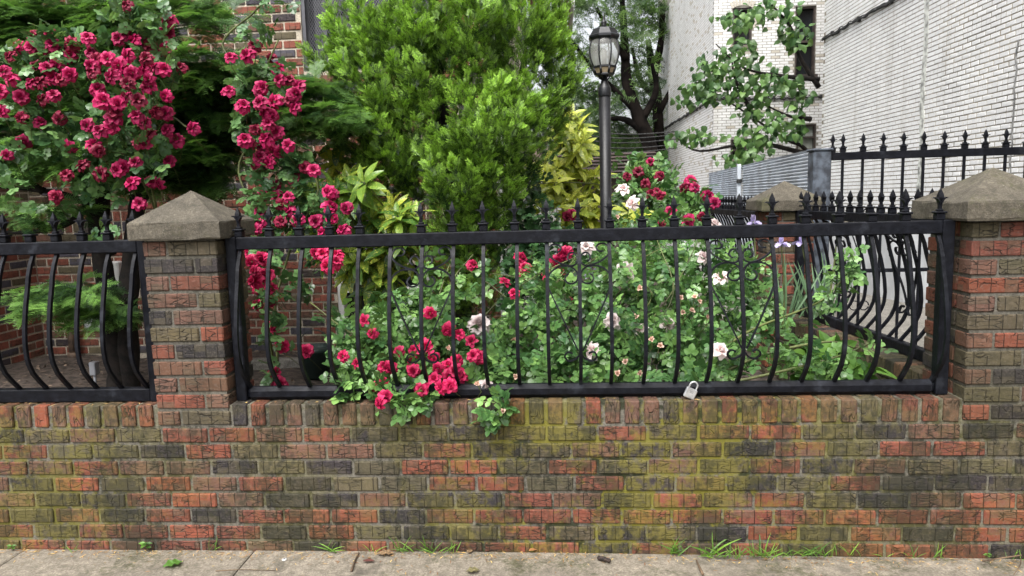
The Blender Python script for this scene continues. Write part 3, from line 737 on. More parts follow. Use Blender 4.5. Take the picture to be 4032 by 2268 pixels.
b=MB(); b.tube([(-1.80+.122*math.cos(a),5.1-.01,.41+.14*math.sin(a)) for a in np.linspace(math.pi,0,14)],.004,6); b.build('handle',M_POTG,pt)
# stone border strip in front of the basement window
tag(MB().bbox((-2.9,5.35,.1),(-.7,5.44,.275),.012).build('garden_kerb',M_DRIVE),'low concrete edging strip along the soil in front of house','kerb')
# ------------------------------------------------------------------ lamp posts
def make_lamp(x,y,label):
    t=empty('lamp_post',(x,y,.2),label,'lamp post','black garden lamp posts')
    Z=lambda v: float(at(2380,v/1.2775,4.8)[2]); r=lambda w:w*.000655
    b=MB(); b.lathe([(r(57),-.05),(r(57),Z(470)-.2)],(x,y,.2),20); b.build('post',M_POST,t)
    b=MB(); b.lathe([(r(60),Z(486)),(r(63),Z(483)),(r(63),Z(442)),(r(58),Z(438)),(r(36),Z(418)),(r(36),Z(408)),(r(22),Z(404)),(r(18),Z(380))],(x,y,0),20); b.build('post_collar',M_LAMP,t)
    for k in range(4):
        a=k*math.pi/2+.5; c,s_=math.cos(a),math.sin(a)
        pts=[(r(14),Z(405)),(r(40),Z(398)),(r(60),Z(385)),(r(82),Z(377))]
        b=MB(); b.tube([(x+c*p,y+s_*p,z_) for p,z_ in smooth_path([(p[0],p[1]) for p in pts],3)],.005,6); b.build('bracket',M_LAMP,t)
    b=MB(); b.lathe([(r(60),Z(384)),(r(96),Z(381)),(r(96),Z(374)),(r(92),Z(370))],(x,y,0),8,False,math.pi/8); b.build('base_ring',M_LAMP,t)
    M_AMB=bpy.data.materials.get('amber_glass') or plain('amber_glass',(.42,.33,.22),.35,var=.1)
    b=MB(); b.lathe([(r(88),Z(370)),(r(112),Z(345))],(x,y,0),8,False,math.pi/8); b.build('lower_pane',M_AMB,t)
    for k in range(8):
        a=k*math.pi/4+math.pi/8; c,s_=math.cos(a),math.sin(a)
        b=MB(); b.tube([(x+c*r(92),y+s_*r(92),Z(372)),(x+c*r(115),y+s_*r(115),Z(343))],.008,5); b.build('lower_rib',M_LAMP,t)
    b=MB(); b.lathe([(r(118),Z(345)),(r(124),Z(343)),(r(124),Z(336)),(r(112),Z(333))],(x,y,0),8,False,math.pi/8); b.build('gallery',M_LAMP,t)
    g=NG('lamp_glass') if 'lamp_glass' not in bpy.data.materials else None
    if g:
        P=g.n('NewGeometry').outputs['Position']; z_=g.n('SeparateXYZ',{0:P}).outputs[2]
        bs=g.bsdf(Base_Color=(.62,.62,.6),Roughness=.08,Specular_IOR_Level=.8); tr=g.n('BsdfTransparent',{'Color':(.86,.87,.86)})
        fr=g.math('ADD',g.ramp(z_,Z(335),Z(215),.42,.10),g.math('MULTIPLY',g.noise(P,40.0,3),.18))
        g.finish(g.n('MixShader',{0:fr,1:tr.outputs[0],2:bs.outputs[0]}))
    MG=bpy.data.materials['lamp_glass']
    pr=[(114,334),(128,318),(142,295),(150,268),(149,245),(141,222),(127,204)]
    for k in range(8):
        a0=k*math.pi/4+math.pi/8
        gr=[[(x+r(w)*math.cos(a0+da),y+r(w)*math.sin(a0+da),Z(v)) for da in (.04,.28,.505,.745)] for w,v in pr]
        b=MB(); b.sheet(gr,True); b.build('glass_pane',MG,t)
        b=MB(); b.tube([(x+r(w+2)*math.cos(a0),y+r(w+2)*math.sin(a0),Z(v)) for w,v in pr],.0052,6); b.build('rib',M_LAMP,t)
    b=MB(); b.lathe([(r(120),Z(207)),(r(132),Z(203)),(r(158),Z(192)),(r(158),Z(183)),(r(146),Z(178)),(r(118),Z(154)),(r(112),Z(148)),(r(70),Z(140)),(r(34),Z(134))],(x,y,0),8,False,math.pi/8); b.build('roof',M_LAMP,t)
    b=MB(); b.lathe([(r(34),Z(134)),(r(20),Z(126)),(r(30),Z(116)),(r(24),Z(106)),(r(10),Z(100)),(r(14),Z(92)),(r(6),Z(84)),(r(2),Z(68))],(x,y,0),10); b.build('roof_finial',M_LAMP,t)
    b=MB(); b.lathe([(.014,Z(333)),(.014,Z(290)),(.018,Z(280)),(.016,Z(255)),(.004,Z(240))],(x,y,0),10); b.build('candle',M_WHITE,t)
    return t
lamp=make_lamp(.307,4.8,'black lamp post with eight sided glass lantern standing among the rose bushes')
lamp2=lamp.copy(); COL.objects.link(lamp2); lamp2.location=(-3.37,4.78,.2); lamp2['label']='black lamp post half hidden in the yew tree'
WORLD[lamp2.name]=Matrix.Translation((-3.37,4.78,.2))
for ch in list(lamp.children):
    c=ch.copy(); COL.objects.link(c); c.parent=lamp2
jb=at(363,1453,4.74); box=empty('junction_box',tuple(jb),'small grey electrical junction box beside the foot of hidden lamp post','electrical box')
b=MB(); b.bbox((jb[0]-.022,4.735,jb[2]-.047),(jb[0]+.024,4.79,jb[2]+.047),.005); b.build('case',M_BOX,box)
b=MB(); b.tube([(jb[0],4.76,jb[2]-.05),(jb[0],4.76,.15)],.009,8); b.build('conduit',M_BOX,box)
b=MB(); b.box((jb[0]-.04,4.755,jb[2]+.012),(jb[0]-.023,4.775,jb[2]+.03)); b.build('clamp',M_IRON,box)
# ------------------------------------------------------------------ white painted buildings on the right
def paint_mat(name,attr):
    g=NG(name); P=g.n('NewGeometry').outputs['Position']; base=g.n('Attribute',attribute_name='tint').outputs['Color'] if attr else g.n('ObjectInfo').outputs['Color']
    n=g.noise(P,1.2,4,.6); n2=g.noise(P,30.0,4,.65); st=g.noise(g.mapv(P,(2.5,2.5,.35)),1.0,5,.65)
    c=g.mix(g.math('MULTIPLY',g.ramp(n2,.5,.75),.35),base,(.42,.39,.34)); c=g.mix(g.math('MULTIPLY',g.ramp(st,.52,.72),.35),c,(.36,.34,.30))
    return g.finish(g.bsdf(Base_Color=c,Roughness=.55,Normal=g.bump(n2,.2,.004)))
M_PB=paint_mat('white_painted_brick',False); M_PBJ=paint_mat('white_painted_brick_joined',True)
M_PM=plain('tan_mortar',(.27,.24,.185),.9,var=.2,scale=1.5,bump=.5,bscale=80)
def wcol(tan=0): 
    j=random.uniform(.92,1.05); c=(.74,.74,.735) if not tan else (.52,.48,.41); return (c[0]*j,c[1]*j,c[2]*j,1)
AX=5.30; AY1=15.2
A=empty('white_brick_building',(7,9,-.4),'large white painted brick building with tan mortar at the right edge','building')
b=MB(); b.box((AX+.0055,-4,.86),(11,AY1-.006,9)); b.build('mortar',M_PM,A)
M_PLA=plain('white_plaster',(.60,.61,.62),.7,var=.15,scale=1.2,bump=.15,bscale=40)
MB().box((AX-.03,-4,-.7),(11,AY1+.01,.855)).build('plaster_base',M_PLA,A)
al=[]; z=.875; r_=0; ph=.0655
while z<6.6:
    hd=(r_%6==3)
    if hd: L,pt_=.088,.1016
    else: L,pt_=.188,.2032
    n_=int(AY1/pt_)
    for i in range(n_):
        y=AY1-(i+.5)*pt_-(pt_/2 if (r_%2 and not hd) else 0)
        if y<6.3: break
        al.append(((AX+.045+random.uniform(-.0012,.0012),y,z+ph/2),(.09,L*random.uniform(.96,1.02),ph-.0145)))
    z+=ph; r_+=1
al=[q for q in al if pix(q[0])[0]<4250 and pix(q[0])[1]>-220]
def vis_area(q):
    x,y=pix(q[0]); inside=-0<x<4032 and 0<y<850
    return q[1][1]*q[1][2]/(q[0][1]**3) if inside else 0
al.sort(key=lambda q:-vis_area(q))
for c,d in al[:300]:
    L=round(d[1],2); o=link('brick',brick_mesh(L,d[0],d[2],M_PB,random.randrange(3)),A,Matrix.Translation(Vector(c))@Matrix.Rotation(R(90),4,'Z')@Matrix.Rotation(random.gauss(0,.006),4,'Y')); o.color=wcol()
rest=al[300:]; V,F=box_tris([q[0] for q in rest],[q[1] for q in rest]); T=np.repeat(np.array([(*wcol()[:3],random.random()) for _ in rest]),8,axis=0)
tag(link('brickwork',np_mesh('brickwork',V,F,M_PBJ,T),A),kind='stuff')
b=MB(); yy=np.linspace(8.6,8.75,9)
b.strip([(AX-.004,8.95+.012*math.sin(k*1.7)+.01*math.sin(k*4.1),z_) for k,z_ in enumerate(np.linspace(.9,3.1,22))],.028,.006,(0,1,0)); b.build('crack_repair',plain('grey_caulk',(.24,.24,.23),.8,var=.3),A)
b=MB(); b.strip([(AX-.004,11.1+.02*math.sin(k*.6)+.015*math.sin(k*3.3),z_) for k,z_ in enumerate(np.linspace(.9,6.5,40))],.12,.006,(0,1,0)); b.build('crack_repair',plain('pale_caulk',(.50,.51,.47),.85,var=.3,scale=10),A)
def cable(name,pts,label,seed,rad=.02):
    rr=random.Random(seed); t=empty(name,tuple(pts[0]),label,'cable')
    P=[Vector(pts[0]).lerp(Vector(pts[1]),k/60)+Vector((0,0,rr.uniform(-.02,.02))) for k in range(61)]
    b=MB(); b.tube(P,[rad*rr.uniform(.7,1.5) for _ in P],6); b.tube([p+Vector((0,0,.035+rr.uniform(-.008,.008))) for p in P],rad*.55,5); b.build('cable_run',M_TAPE,t)
    for k in range(4,60,9):
        b=MB(); b.bbox(tuple(P[k]+Vector((-.03,-.03,-.035))),tuple(P[k]+Vector((.03,.03,.055))),.008); b.build('clip',M_TAPE,t)
M_TAPE=plain('black_cable_tape',(.02,.02,.02),.7,var=.4,scale=20)
cable('utility_cable',((AX-.03,AY1,4.42),(AX-.03,7,4.28)),'lumpy black utility cable across the large white wall at right',3)
B=empty('white_brick_building',(6,21,-.5),'farther white painted brick building with arched windows beyond the catalpa','building')
BY,BX=17.8,3.705
V2=lambda x,y:at(x,y,BY)
bwins=[]
for (x0,y0,x1,y1) in ((2884,28,2962,185),(3128,22,3215,300),(2877,548,2942,632),(3136,488,3215,592)):
    a,c=V2(x0,y1),V2(x1,y0); bwins.append((a[0],c[0],a[2],c[2]))
xs_=sorted({BX+.01,8.5,*[w[0] for w in bwins],*[w[1] for w in bwins]}); zs_=sorted({-.7,9.5,*[w[2] for w in bwins],*[w[3] for w in bwins]})
b=MB(); core(b,xs_,zs_,bwins,BY+.004,BY+.25); b.box((BX+.0045,BY+.5,-.7),(8.5,27.4,9.5)); b.box((BX+.0045,BY+.2505,-.7),(BX+.25,BY+.4995,9.5)); b.build('mortar',plain('grey_mortar',(.30,.28,.245),.9),B)
bl=[]; z=-.5; r_=0
def cut(a,c,zc,holes,g_):
    segs=[(a,c)]
    for h in holes:
        if h[2]-.03<zc<h[3]+.03:
            ns=[]
            for s0,s1 in segs:
                if s1<=h[0] or s0>=h[1]: ns.append((s0,s1)); continue
                if s0<h[0]: ns.append((s0,h[0]-g_))
                if s1>h[1]: ns.append((h[1]+g_,s1))
            segs=ns
    return [s for s in segs if s[1]-s[0]>.03]
while z<7.6:
    for i in range(-1,16):
        a=BX+i*.2032+(.1016 if r_%2 else 0); c=a+.187
        for s0,s1 in cut(max(a,BX),c,z+ph/2,bwins,.005): bl.append((((s0+s1)/2,BY+.045,z+ph/2),(s1-s0,.09,ph-.013)))
    for i in range(46):
        y=BY+.1+(i+.5)*.2032+(.1016 if r_%2 else 0); bl.append(((BX+.045,y,z+ph/2),(.09,.187,ph-.013)))
    z+=ph; r_+=1
fr=[q for q in bl if q[1][0]>.12 and -5<pix(q[0])[1]<720]; fr.sort(key=lambda q:abs(pix(q[0])[1]-330)); fp=fr[:300]; ids=set(id(q) for q in fp)
for c,d in fp:
    o=link('brick',brick_mesh(round(d[0],2),d[1],d[2],M_PB,0),B,Matrix.Translation(Vector(c))); o.color=wcol(random.random()<.13)
rest=[q for q in bl if id(q) not in ids]; V,F=box_tris([q[0] for q in rest],[q[1] for q in rest])
T=np.repeat(np.array([(*wcol(random.random()<.1)[:3],random.random()) for _ in rest]),8,axis=0); tag(link('brickwork',np_mesh('brickwork',V,F,M_PBJ,T),B),kind='stuff')
M_BRF=plain('brown_window_frame',(.055,.042,.036),.5,var=.2)
M_BLIND=plain('pale_blind',(.42,.45,.42),.4,var=.1)
for k,w in enumerate(bwins):
    wo_=link('window',MB().box((w[0]+.02,BY+.13,w[2]+.02),(w[1]-.02,BY+.15,w[3]-.02)).mesh('pane',M_BLIND if k==3 else M_GLASSD),B)
    f=.045; b=MB(); b.box((w[0]+.002,BY+.03,w[2]+.03),(w[0]+f,BY+.125,w[3]-.002)); b.box((w[1]-f,BY+.03,w[2]+.03),(w[1]-.002,BY+.125,w[3]-.002)); b.box((w[0]+f+.001,BY+.03,w[3]-f),(w[1]-f-.001,BY+.125,w[3]-.002)); zm=(w[2]+w[3])/2; b.box((w[0]+f+.001,BY+.035,zm-.022),(w[1]-f-.001,BY+.12,zm+.022)); b.build('window_frame',M_BRF,wo_)
    MB().box((w[0]-.05,BY-.05,w[2]-.045),(w[1]+.05,BY+.1,w[2]+.028)).build('sill',M_BRF if k==1 else M_PM,wo_)
    if k in (0,):
        n_=9
        for i in range(n_):
            a=R(118-56*i/(n_-1)); cx=(w[0]+w[1])/2; rr_=.52; cz=w[3]-.40
            o=link('arch_brick',brick_mesh(.05,.1,.15,M_PB,0),wo_,Matrix.Translation((cx+rr_*math.cos(a),BY+.035,cz+rr_*math.sin(a)))@Matrix.Rotation(math.pi/2-a,4,'Y')); o.color=wcol(1)
cable('utility_cable',((BX-.02,BY-.03,3.66),(7.5,BY-.03,3.60)),'thin black cable across front of the farther white building',5,.02)
cable('utility_cable',((BX-.03,BY,3.66),(BX-.03,27,3.72)),'black cable along the receding side of the farther white building',6,.022)
# corrugated metal fence
cf=empty('corrugated_fence',(3.1,12,-.4),'blue grey corrugated metal fence beside the white buildings','fence')
M_COR=plain('galvanised_sheet',(.64,.70,.77),.5,metal=.0,var=.12,scale=3,bump=.05)
C0,C1=Vector((2.80,8.1,0)),Vector((3.44,17.0,0)); dv=(C1-C0).normalized(); nv=Vector((-dv.y,dv.x,0))
def corr(t0,t1):
    g=[]; nz2=14*6
    for k in range(nz2+1):
        z_=1.345+.57*k/nz2; off=.016*math.cos(2*math.pi*k/6)
        g.append([tuple(C0.lerp(C1,t)+nv*off+Vector((0,0,z_))) for t in (t0,t1)])
    b=MB(); b.sheet(g,True); return b.build('corrugated_panel',M_COR,cf)
tp=.52; corr(0,tp-.006); corr(tp+.006,1)
for t0,t1 in ((0,tp-.006),(tp+.006,1)):
    b=MB(); p,q=C0.lerp(C1,t0)-nv*.03,C0.lerp(C1,t1)-nv*.03; e=nv*.02
    b.add([(*(p+e)[:2],-.7),(*(q+e)[:2],-.7),(*(q+e)[:2],1.335),(*(p+e)[:2],1.335),(*(p-e)[:2],-.7),(*(q-e)[:2],-.7),(*(q-e)[:2],1.335),(*(p-e)[:2],1.335)],[(0,1,2,3),(7,6,5,4),(3,2,6,7),(0,3,7,4),(1,5,6,2)]); b.build('lower_panel',M_COR,cf)
for t in (tp,): 
    p=C0.lerp(C1,t)+nv*.05; b=MB(); b.bbox((p.x-.03,p.y-.03,-.6),(p.x+.03,p.y+.03,1.94),.004); b.build('post',M_COR,cf)
    for z_ in (1.62,1.2): MB().bbox((p.x-.05,p.y-.07,z_),(p.x+.09,p.y-.032,z_+.07),.006).build('bracket',M_TAPE,cf)
# shed, wires and a far house
shed=empty('shed',(.9,14,0),'low shed with dark brown shingled roof under the big trees','shed')
M_SHR=plain('brown_shingles',(.060,.040,.036),.9,var=.3,scale=3,bump=.6,bscale=30)
rl,rr_,el,er=at(2200,606,14.2),at(2579,592,14.2),at(2150,700,12.9),at(2622,690,12.9)
for k in range(7):
    f0,f1=k/7,(k+1.08)/7
    a,b_,c,d=[Vector(u) for u in (rl+(el-rl)*f0,rr_+(er-rr_)*f0,rr_+(er-rr_)*min(1,f1),rl+(el-rl)*min(1,f1))]
    up=Vector((0,-.02,.03)); lo=Vector((0,0,-.02)); bb=MB(); bb.add([a+lo,b_+lo,c+up*.6,d+up*.6,a+lo*2,b_+lo*2,c,d],[(0,1,2,3),(7,6,5,4),(3,2,6,7),(1,5,6,2),(0,3,7,4)]); bb.build('shingle_course',M_SHR,shed)
b=MB(); b.box((el[0]+.1,13.1,-.6),(er[0]-.08,16,float(er[2])-.02)); b.build('wall',plain('brown_board',(.07,.055,.045),.8),shed)
for k in range(5):
    a,c=s25(1440,322+k*13,19+k*.3),s25(1680,330+k*12+random.uniform(-3,3),19+k*.3)
    t=empty('overhead_wire',tuple(a),('highest','second','middle','fourth','lowest')[k]+' of the dark overhead wires crossing behind the lamp post','wire','overhead wires')
    b=MB(); b.tube([a+(c-a)*f-np.array([0,0,.10*math.sin(math.pi*f)]) for f in np.linspace(-.3,1.1,20)],.016,5); b.build('strand',M_TAPE,t)
fh=empty('row_house',(1,36,0),'tan brick row house half hidden behind the dark tree trunks','house')
MB().box((-6,36,-.6),(6.5,44,4.4)).build('wall',plain('tan_brick',(.28,.21,.17),.9,scale=3),fh)
b=MB(); b.box((-6.3,35.6,4.4),(6.8,44.4,4.7)); b.build('roof',plain('grey_roof',(.20,.20,.21),.8),fh)
for i in range(5):
    for z_ in (.6,2.8):
        wv=link('window',MB().box((-5.2+i*2.4,35.93,z_),(-4.2+i*2.4,35.99,z_+1.1)).mesh('pane',M_GLASSD),fh); MB().box((-5.3+i*2.4,35.9,z_-.1),(-4.1+i*2.4,35.98,z_-.002)).build('sill',M_WHITE,wv)
# ------------------------------------------------------------------ leaf templates (y = along the leaf, z = upper face)
def leaflet(L,W,n=4,fold=.25,droop=.25,peak=.45,base=0.0,y0=0.0,x0=0.0,ang=0.0,z0=0.0):
    V=[];T=[]
    for i in range(n+1):
        t=i/n; w=W*(math.sin(math.pi*t**(math.log(.5)/math.log(peak)))**.8 if 0<t<1 else (base if t==0 else 0)); y=L*t; zz=-droop*L*t*t
        for s_ in (-1,0,1): V.append((s_*w,y,zz+(abs(s_)*w*fold))); T.append(.25+.5*abs(s_)*.3)
    F=[]
    for i in range(n):
        for s_ in (0,1):
            a,b,c,d=i*3+s_,i*3+s_+1,(i+1)*3+s_+1,(i+1)*3+s_
            if i==n-1: F.append((a,b,(i+1)*3+1))
            elif i==0 and base==0: F.append((1,c,d))
            else: F.append((a,b,c)); F.append((a,c,d))
    V=np.array(V,float); c,s_=math.cos(ang),math.sin(ang)
    X=V[:,0]*c+V[:,1]*s_+x0; Y=-V[:,0]*s_+V[:,1]*c+y0; V=np.stack([X,Y,V[:,2]+z0],1)
    return V,np.array(F),np.array(T)*0+.35
def ribbon(p,q,w,tip=.4):
    p,q=np.array(p,float),np.array(q,float); d=q-p; s_=np.cross(d,[0,0,1]); s_=s_/max(np.linalg.norm(s_),1e-6)*w/2
    return np.array([p-s_,p+s_,q+s_*.6,q-s_*.6]),np.array([(0,1,2),(0,2,3)]),np.full(4,tip)
def join(ps):
    V,F,T=[],[],[];o=0
    for v,f,t in ps: V.append(v);F.append(f+o);T.append(t);o+=len(v)
    return np.concatenate(V),np.concatenate(F),np.concatenate(T)
def rose_leaf(L=.032,W=.0135,pairs=2):
    ps=[ribbon((0,0,0),(0,.052,-.004),.0022,.6)]
    ps.append(leaflet(L,W,4,.12,.16,.48,y0=.052,z0=-.004))
    for k in range(pairs):
        y=.047-.028*k; sc=.92-.14*k
        for s_ in (-1,1): ps.append(leaflet(L*sc,W*sc,4,.12,.16,.48,y0=y,ang=s_*1.25,z0=-.002))
    return join(ps)
T_ROSE=rose_leaf(); T_ROSEB=rose_leaf(.041,.0185)
T_AUC=leaflet(.155,.029,6,.28,.42,.5); T_HEART=leaflet(.24,.105,5,.18,.45,.30,base=.55)
T_BROAD=leaflet(.17,.045,6,.3,.5,.5); T_BLADE=leaflet(.5,.011,6,.5,.25,.35,base=.8)
def yew_spray(L=.15,n=13,seed=0):
    rr=random.Random(seed); ps=[]
    def twig(p0,ang,l,n_,tb):
        d=np.array([math.sin(ang),math.cos(ang),0]); ps.append(ribbon(p0,p0+d*l,.004,tb))
        for i in range(n_):
            t=(i+.6)/n_; p=p0+d*l*t+np.array([0,0,-.25*l*t*t])
            for s_ in (-1,1):
                a=ang+s_*(1.05-.35*t); ln=.034*(1-.35*t)*rr.uniform(.85,1.15); e=np.array([math.sin(a),math.cos(a),rr.uniform(-.1,.25)])*ln
                w=np.array([math.cos(a),-math.sin(a),0])*.0042
                ps.append((np.array([p-w,p+w,p+e]),np.array([(0,1,2)]),np.array([tb,tb,tb+.25])))
    twig(np.zeros(3),0,L,n-2,.25)
    for k,(t,s_) in enumerate(((.2,-1),(.32,1),(.5,-1),(.62,1))): twig(np.array([0,L*t,-.25*L*t*t]),s_*.75,L*(.55-.2*t),7,.35+.3*t)
    return join(ps)
def cyp_spray(seed=0):
    rr=random.Random(seed); ps=[]
    def br(p,ang,l,lev,tb):
        d=np.array([math.sin(ang),math.cos(ang),rr.uniform(-.15,.2)]); q=p+d*l
        v,f,t=ribbon(p,q,(.0065,.0065,.0085)[lev],tb); t[2:]=min(1,tb+.3)
        if lev==2: v=np.array([v[0],v[1],(v[2]+v[3])/2]); f=np.array([(0,1,2)]); t=t[:3]
        ps.append((v,f,t))
        if lev<2:
            n_=(4,2)[lev]
            for i in range(n_):
                tt=(i+1)/(n_+.6)
                for s_ in (-1,1):
                    if rr.random()<.12: continue
                    br(p+d*l*tt,ang+s_*rr.uniform(.5,.8),l*(.52 if lev==0 else .5)*(1.1-.55*tt),lev+1,min(1,tb+.22+.25*tt))
    br(np.zeros(3),0,.105,0,.0); return join(ps)
def locust_spray(seed=0):
    rr=random.Random(seed); ps=[]
    for k in range(4):
        a=rr.uniform(-1.2,1.2); d=np.array([math.sin(a),math.cos(a),rr.uniform(-.35,.1)]); l=rr.uniform(.3,.5); ps.append(ribbon((0,0,0),d*l,.02,.3))
        for i in range(6):
            p=d*l*(i+1)/6.5
            for s_ in (-1,1): ps.append(leaflet(.10,.026,1,.1,.2,.5,x0=p[0],y0=p[1],z0=p[2],ang=a+s_*1.1,base=.4))
    V,F,T=join(ps); return V,F,T
ML_ROSE=leaf_mat('rose_leaf',(.055,.145,.045),(.190,.330,.090),.28,.25)
ML_CLIMB=leaf_mat('climbing_rose_leaf',(.055,.135,.050),(.180,.310,.105),.28,.25)
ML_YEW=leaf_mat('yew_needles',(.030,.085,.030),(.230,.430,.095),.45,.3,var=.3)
ML_CYP=leaf_mat('cypress_scale_leaves',(.010,.042,.010),(.330,.580,.070),.5,.3,var=.22)  # growth colours, spread wider to paint top-lit tips against a shaded interior
ML_AUC=leaf_mat('aucuba_leaf',(.070,.170,.030),(.33,.44,.055),.28,.25,spots=((.60,.60,.09),95.0),var=.25)
ML_AUCY=leaf_mat('yellow_aucuba_leaf',(.22,.31,.040),(.52,.58,.075),.32,.25,spots=((.66,.66,.12),95.0),var=.25)
ML_CAT=leaf_mat('catalpa_leaf',(.050,.125,.040),(.140,.245,.065),.42,.3,var=.3)
ML_LOC=leaf_mat('locust_leaf',(.030,.075,.020),(.130,.230,.050),.5,.4,var=.35)
ML_BROAD=leaf_mat('broad_leaf',(.050,.135,.025),(.150,.290,.050),.35,.3,var=.25)
ML_IRIS=leaf_mat('iris_leaf',(.075,.150,.075),(.130,.215,.105),.5,.2,var=.2)
ML_GRASS=leaf_mat('weed_blade',(.055,.150,.020),(.190,.340,.045),.45,.3,var=.3)
def petal_mat(name,dark,light):
    g=NG(name); at_=g.n('Attribute',attribute_name='tint'); oi=g.n('ObjectInfo'); sp=g.n('SeparateColor',{0:at_.outputs['Color']})
    c=g.mix(sp.outputs[0],dark,light); br=g.ramp(oi.outputs['Random'],0,1,.72,1.15)
    c=g.mix(1.0,c,g.n('CombineColor',{0:br,1:br,2:br}).outputs[0],'MULTIPLY')
    b=g.bsdf(Base_Color=c,Roughness=.5,Specular_IOR_Level=.35,Normal=g.bump(g.noise(g.n('TexCoord').outputs['Object'],160.0,3),.25,.004)); t=g.n('BsdfTranslucent',{'Color':c})
    return g.finish(g.n('MixShader',{0:.22,1:b.outputs[0],2:t.outputs[0]}))
MP_RED=petal_mat('crimson_petals',(.32,.006,.062),(.60,.024,.150)); MP_HOT=petal_mat('bright_pink_petals',(.42,.007,.065),(.70,.030,.14))
MP_OLD=petal_mat('faded_crimson_petals',(.16,.007,.030),(.38,.022,.075))
MP_PALE=petal_mat('pale_pink_petals',(.78,.58,.57),(.86,.80,.78)); MP_BUD=petal_mat('peach_bud_petals',(.66,.36,.26),(.74,.56,.44)); MP_IRIS=petal_mat('lilac_petals',(.36,.30,.55),(.62,.57,.74))
M_CALYX=plain('green_calyx',(.10,.17,.05),.5)
def bloom_mesh(name,mat,seed,size=.034,layers=((5,.26,82,.7),(6,.46,66,.8),(7,.72,46,.9),(8,1.0,18,1.0),(5,1.02,-8,1.0)),ruffle=.10):
    rr=random.Random(seed); V=[];F=[];T=[]
    for li,(n,rad,tilt,sc) in enumerate(layers):
        for k in range(n):
            a=2*math.pi*(k+rr.uniform(-.25,.25))/n+li*.7; tl=R(tilt+rr.uniform(-13,13)); L=size*(.45+.55*rad)*rr.uniform(.88,1.1); wd=L*rr.uniform(.62,.82)
            base=np.array([math.cos(a),math.sin(a),0])*size*.10*li; up=np.array([0,0,1.0]); out=np.array([math.cos(a),math.sin(a),0]); side=np.array([-math.sin(a),math.cos(a),0]); o=len(V)
            base=base-up*size*.12*li
            N=3; Mm=4
            for i in range(N+1):
                t=i/N; 
                cu=tl-t*t*R(28) if li>1 else tl+R(12)*t
                if li>2 and t>.6: cu-=R(22)
                p=base+(out*math.cos(cu)+up*math.sin(cu))*L*t
                for j in range(Mm+1):
                    u=j/Mm*2-1; w=wd*(.35+.65*math.sin(math.pi*min(1,.18+.62*t)))*(1-.10*(t>.9)*abs(u))
                    q=p+side*u*w*.62+(up*math.cos(tl)-out*math.sin(tl))*( (u*u)*w*.34)+np.array([rr.uniform(-1,1)*ruffle*size*t*.5 for _ in range(3)])
                    if i==N: q=q-(out*math.cos(cu)+up*math.sin(cu))*L*.13*abs(u)**2
                    V.append(q); T.append(min(1,max(0,.15+.75*t**2*(.5+.2*li)+rr.uniform(-.12,.12))))
            for i in range(N):
                for j in range(Mm):
                    A_=o+i*(Mm+1)+j; F+= [(A_,A_+1,A_+Mm+2),(A_,A_+Mm+2,A_+Mm+1)]
    V=np.array(V); return np_mesh(name,V,np.array(F),mat,np.stack([np.array(T),np.full(len(T),.5)],1),True)
def bud_mesh(name,mat,seed,size=.016):
    return bloom_mesh(name,mat,seed,size,((3,.4,86,.7),(4,.75,80,.8),(5,.95,72,.9)),.05)
BL_RED=[bloom_mesh('bloom',MP_RED,i,.036) for i in range(5)]; BL_OLD=[bloom_mesh('bloom',MP_OLD,20+i,.034,ruffle=.22) for i in range(3)]
BL_HOT=[bloom_mesh('bloom',MP_HOT,40+i,.036) for i in range(4)]
BL_CUP=[bloom_mesh('bloom',MP_HOT,60+i,.034,((4,.3,86,.7),(5,.55,78,.8),(5,.8,66,.9),(5,1,48,1))) for i in range(2)]
BL_PALE=[bloom_mesh('bloom',MP_PALE,80+i,.036,((4,.3,84,.7),(5,.55,74,.8),(5,.8,56,.9),(6,1.05,26,1))) for i in range(3)]
BL_BUDR=bud_mesh('bud',MP_HOT,90); BL_BUDP=bud_mesh('bud',MP_BUD,91); BL_BIG=bloom_mesh('bloom',MP_PALE,95,.050,((5,.30,74,.7),(7,.5,56,.8),(8,.72,40,.9),(9,.92,22,1),(8,1.1,2,1)))
def look_mat(p,seed_dir=None,sz=1.0,spread=.55):
    """orientation for a bloom: faces the street and a little up, with scatter"""
    d=np.array([random.gauss(0,spread),-1.0+random.gauss(0,.25),.45+random.gauss(0,spread)]); d/=np.linalg.norm(d); z=Vector(d); q=z.to_track_quat('Z','Y')
    return Matrix.Translation(Vector(p))@q.to_matrix().to_4x4()@Matrix.Rotation(random.uniform(0,6.28),4,'Z')@Matrix.Diagonal((sz,sz,sz*random.uniform(.75,1.0),1))
def blobs(bl,n,unit=1.0):
    """n points in ellipsoids given on the photo: (x,y,rx,ry,Y,dY) in the 2576 wide view"""
    w=np.array([b[2]*b[3]*(b[6] if len(b)>6 else 1) for b in bl],float); k=RNG.choice(len(bl),n,p=w/w.sum()); B_=np.array([b[:6] for b in bl],float)[k]
    u=RNG.normal(size=(n,3)); u/=np.linalg.norm(u,axis=1,keepdims=True); u*=RNG.random((n,1))**(1/2.4)
    return s25(B_[:,0]+u[:,0]*B_[:,2],B_[:,1]+u[:,1]*B_[:,3],B_[:,4]+u[:,2]*B_[:,5]),u
def leaf_dirs(n,out=(0,-1,.2),up=.7,spread=.8):
    d=RNG.normal(size=(n,3))*spread+np.array(out); d=nrmz(d); nr=RNG.normal(size=(n,3))*.45+np.array([0,-.55,1])*up; return d,nr
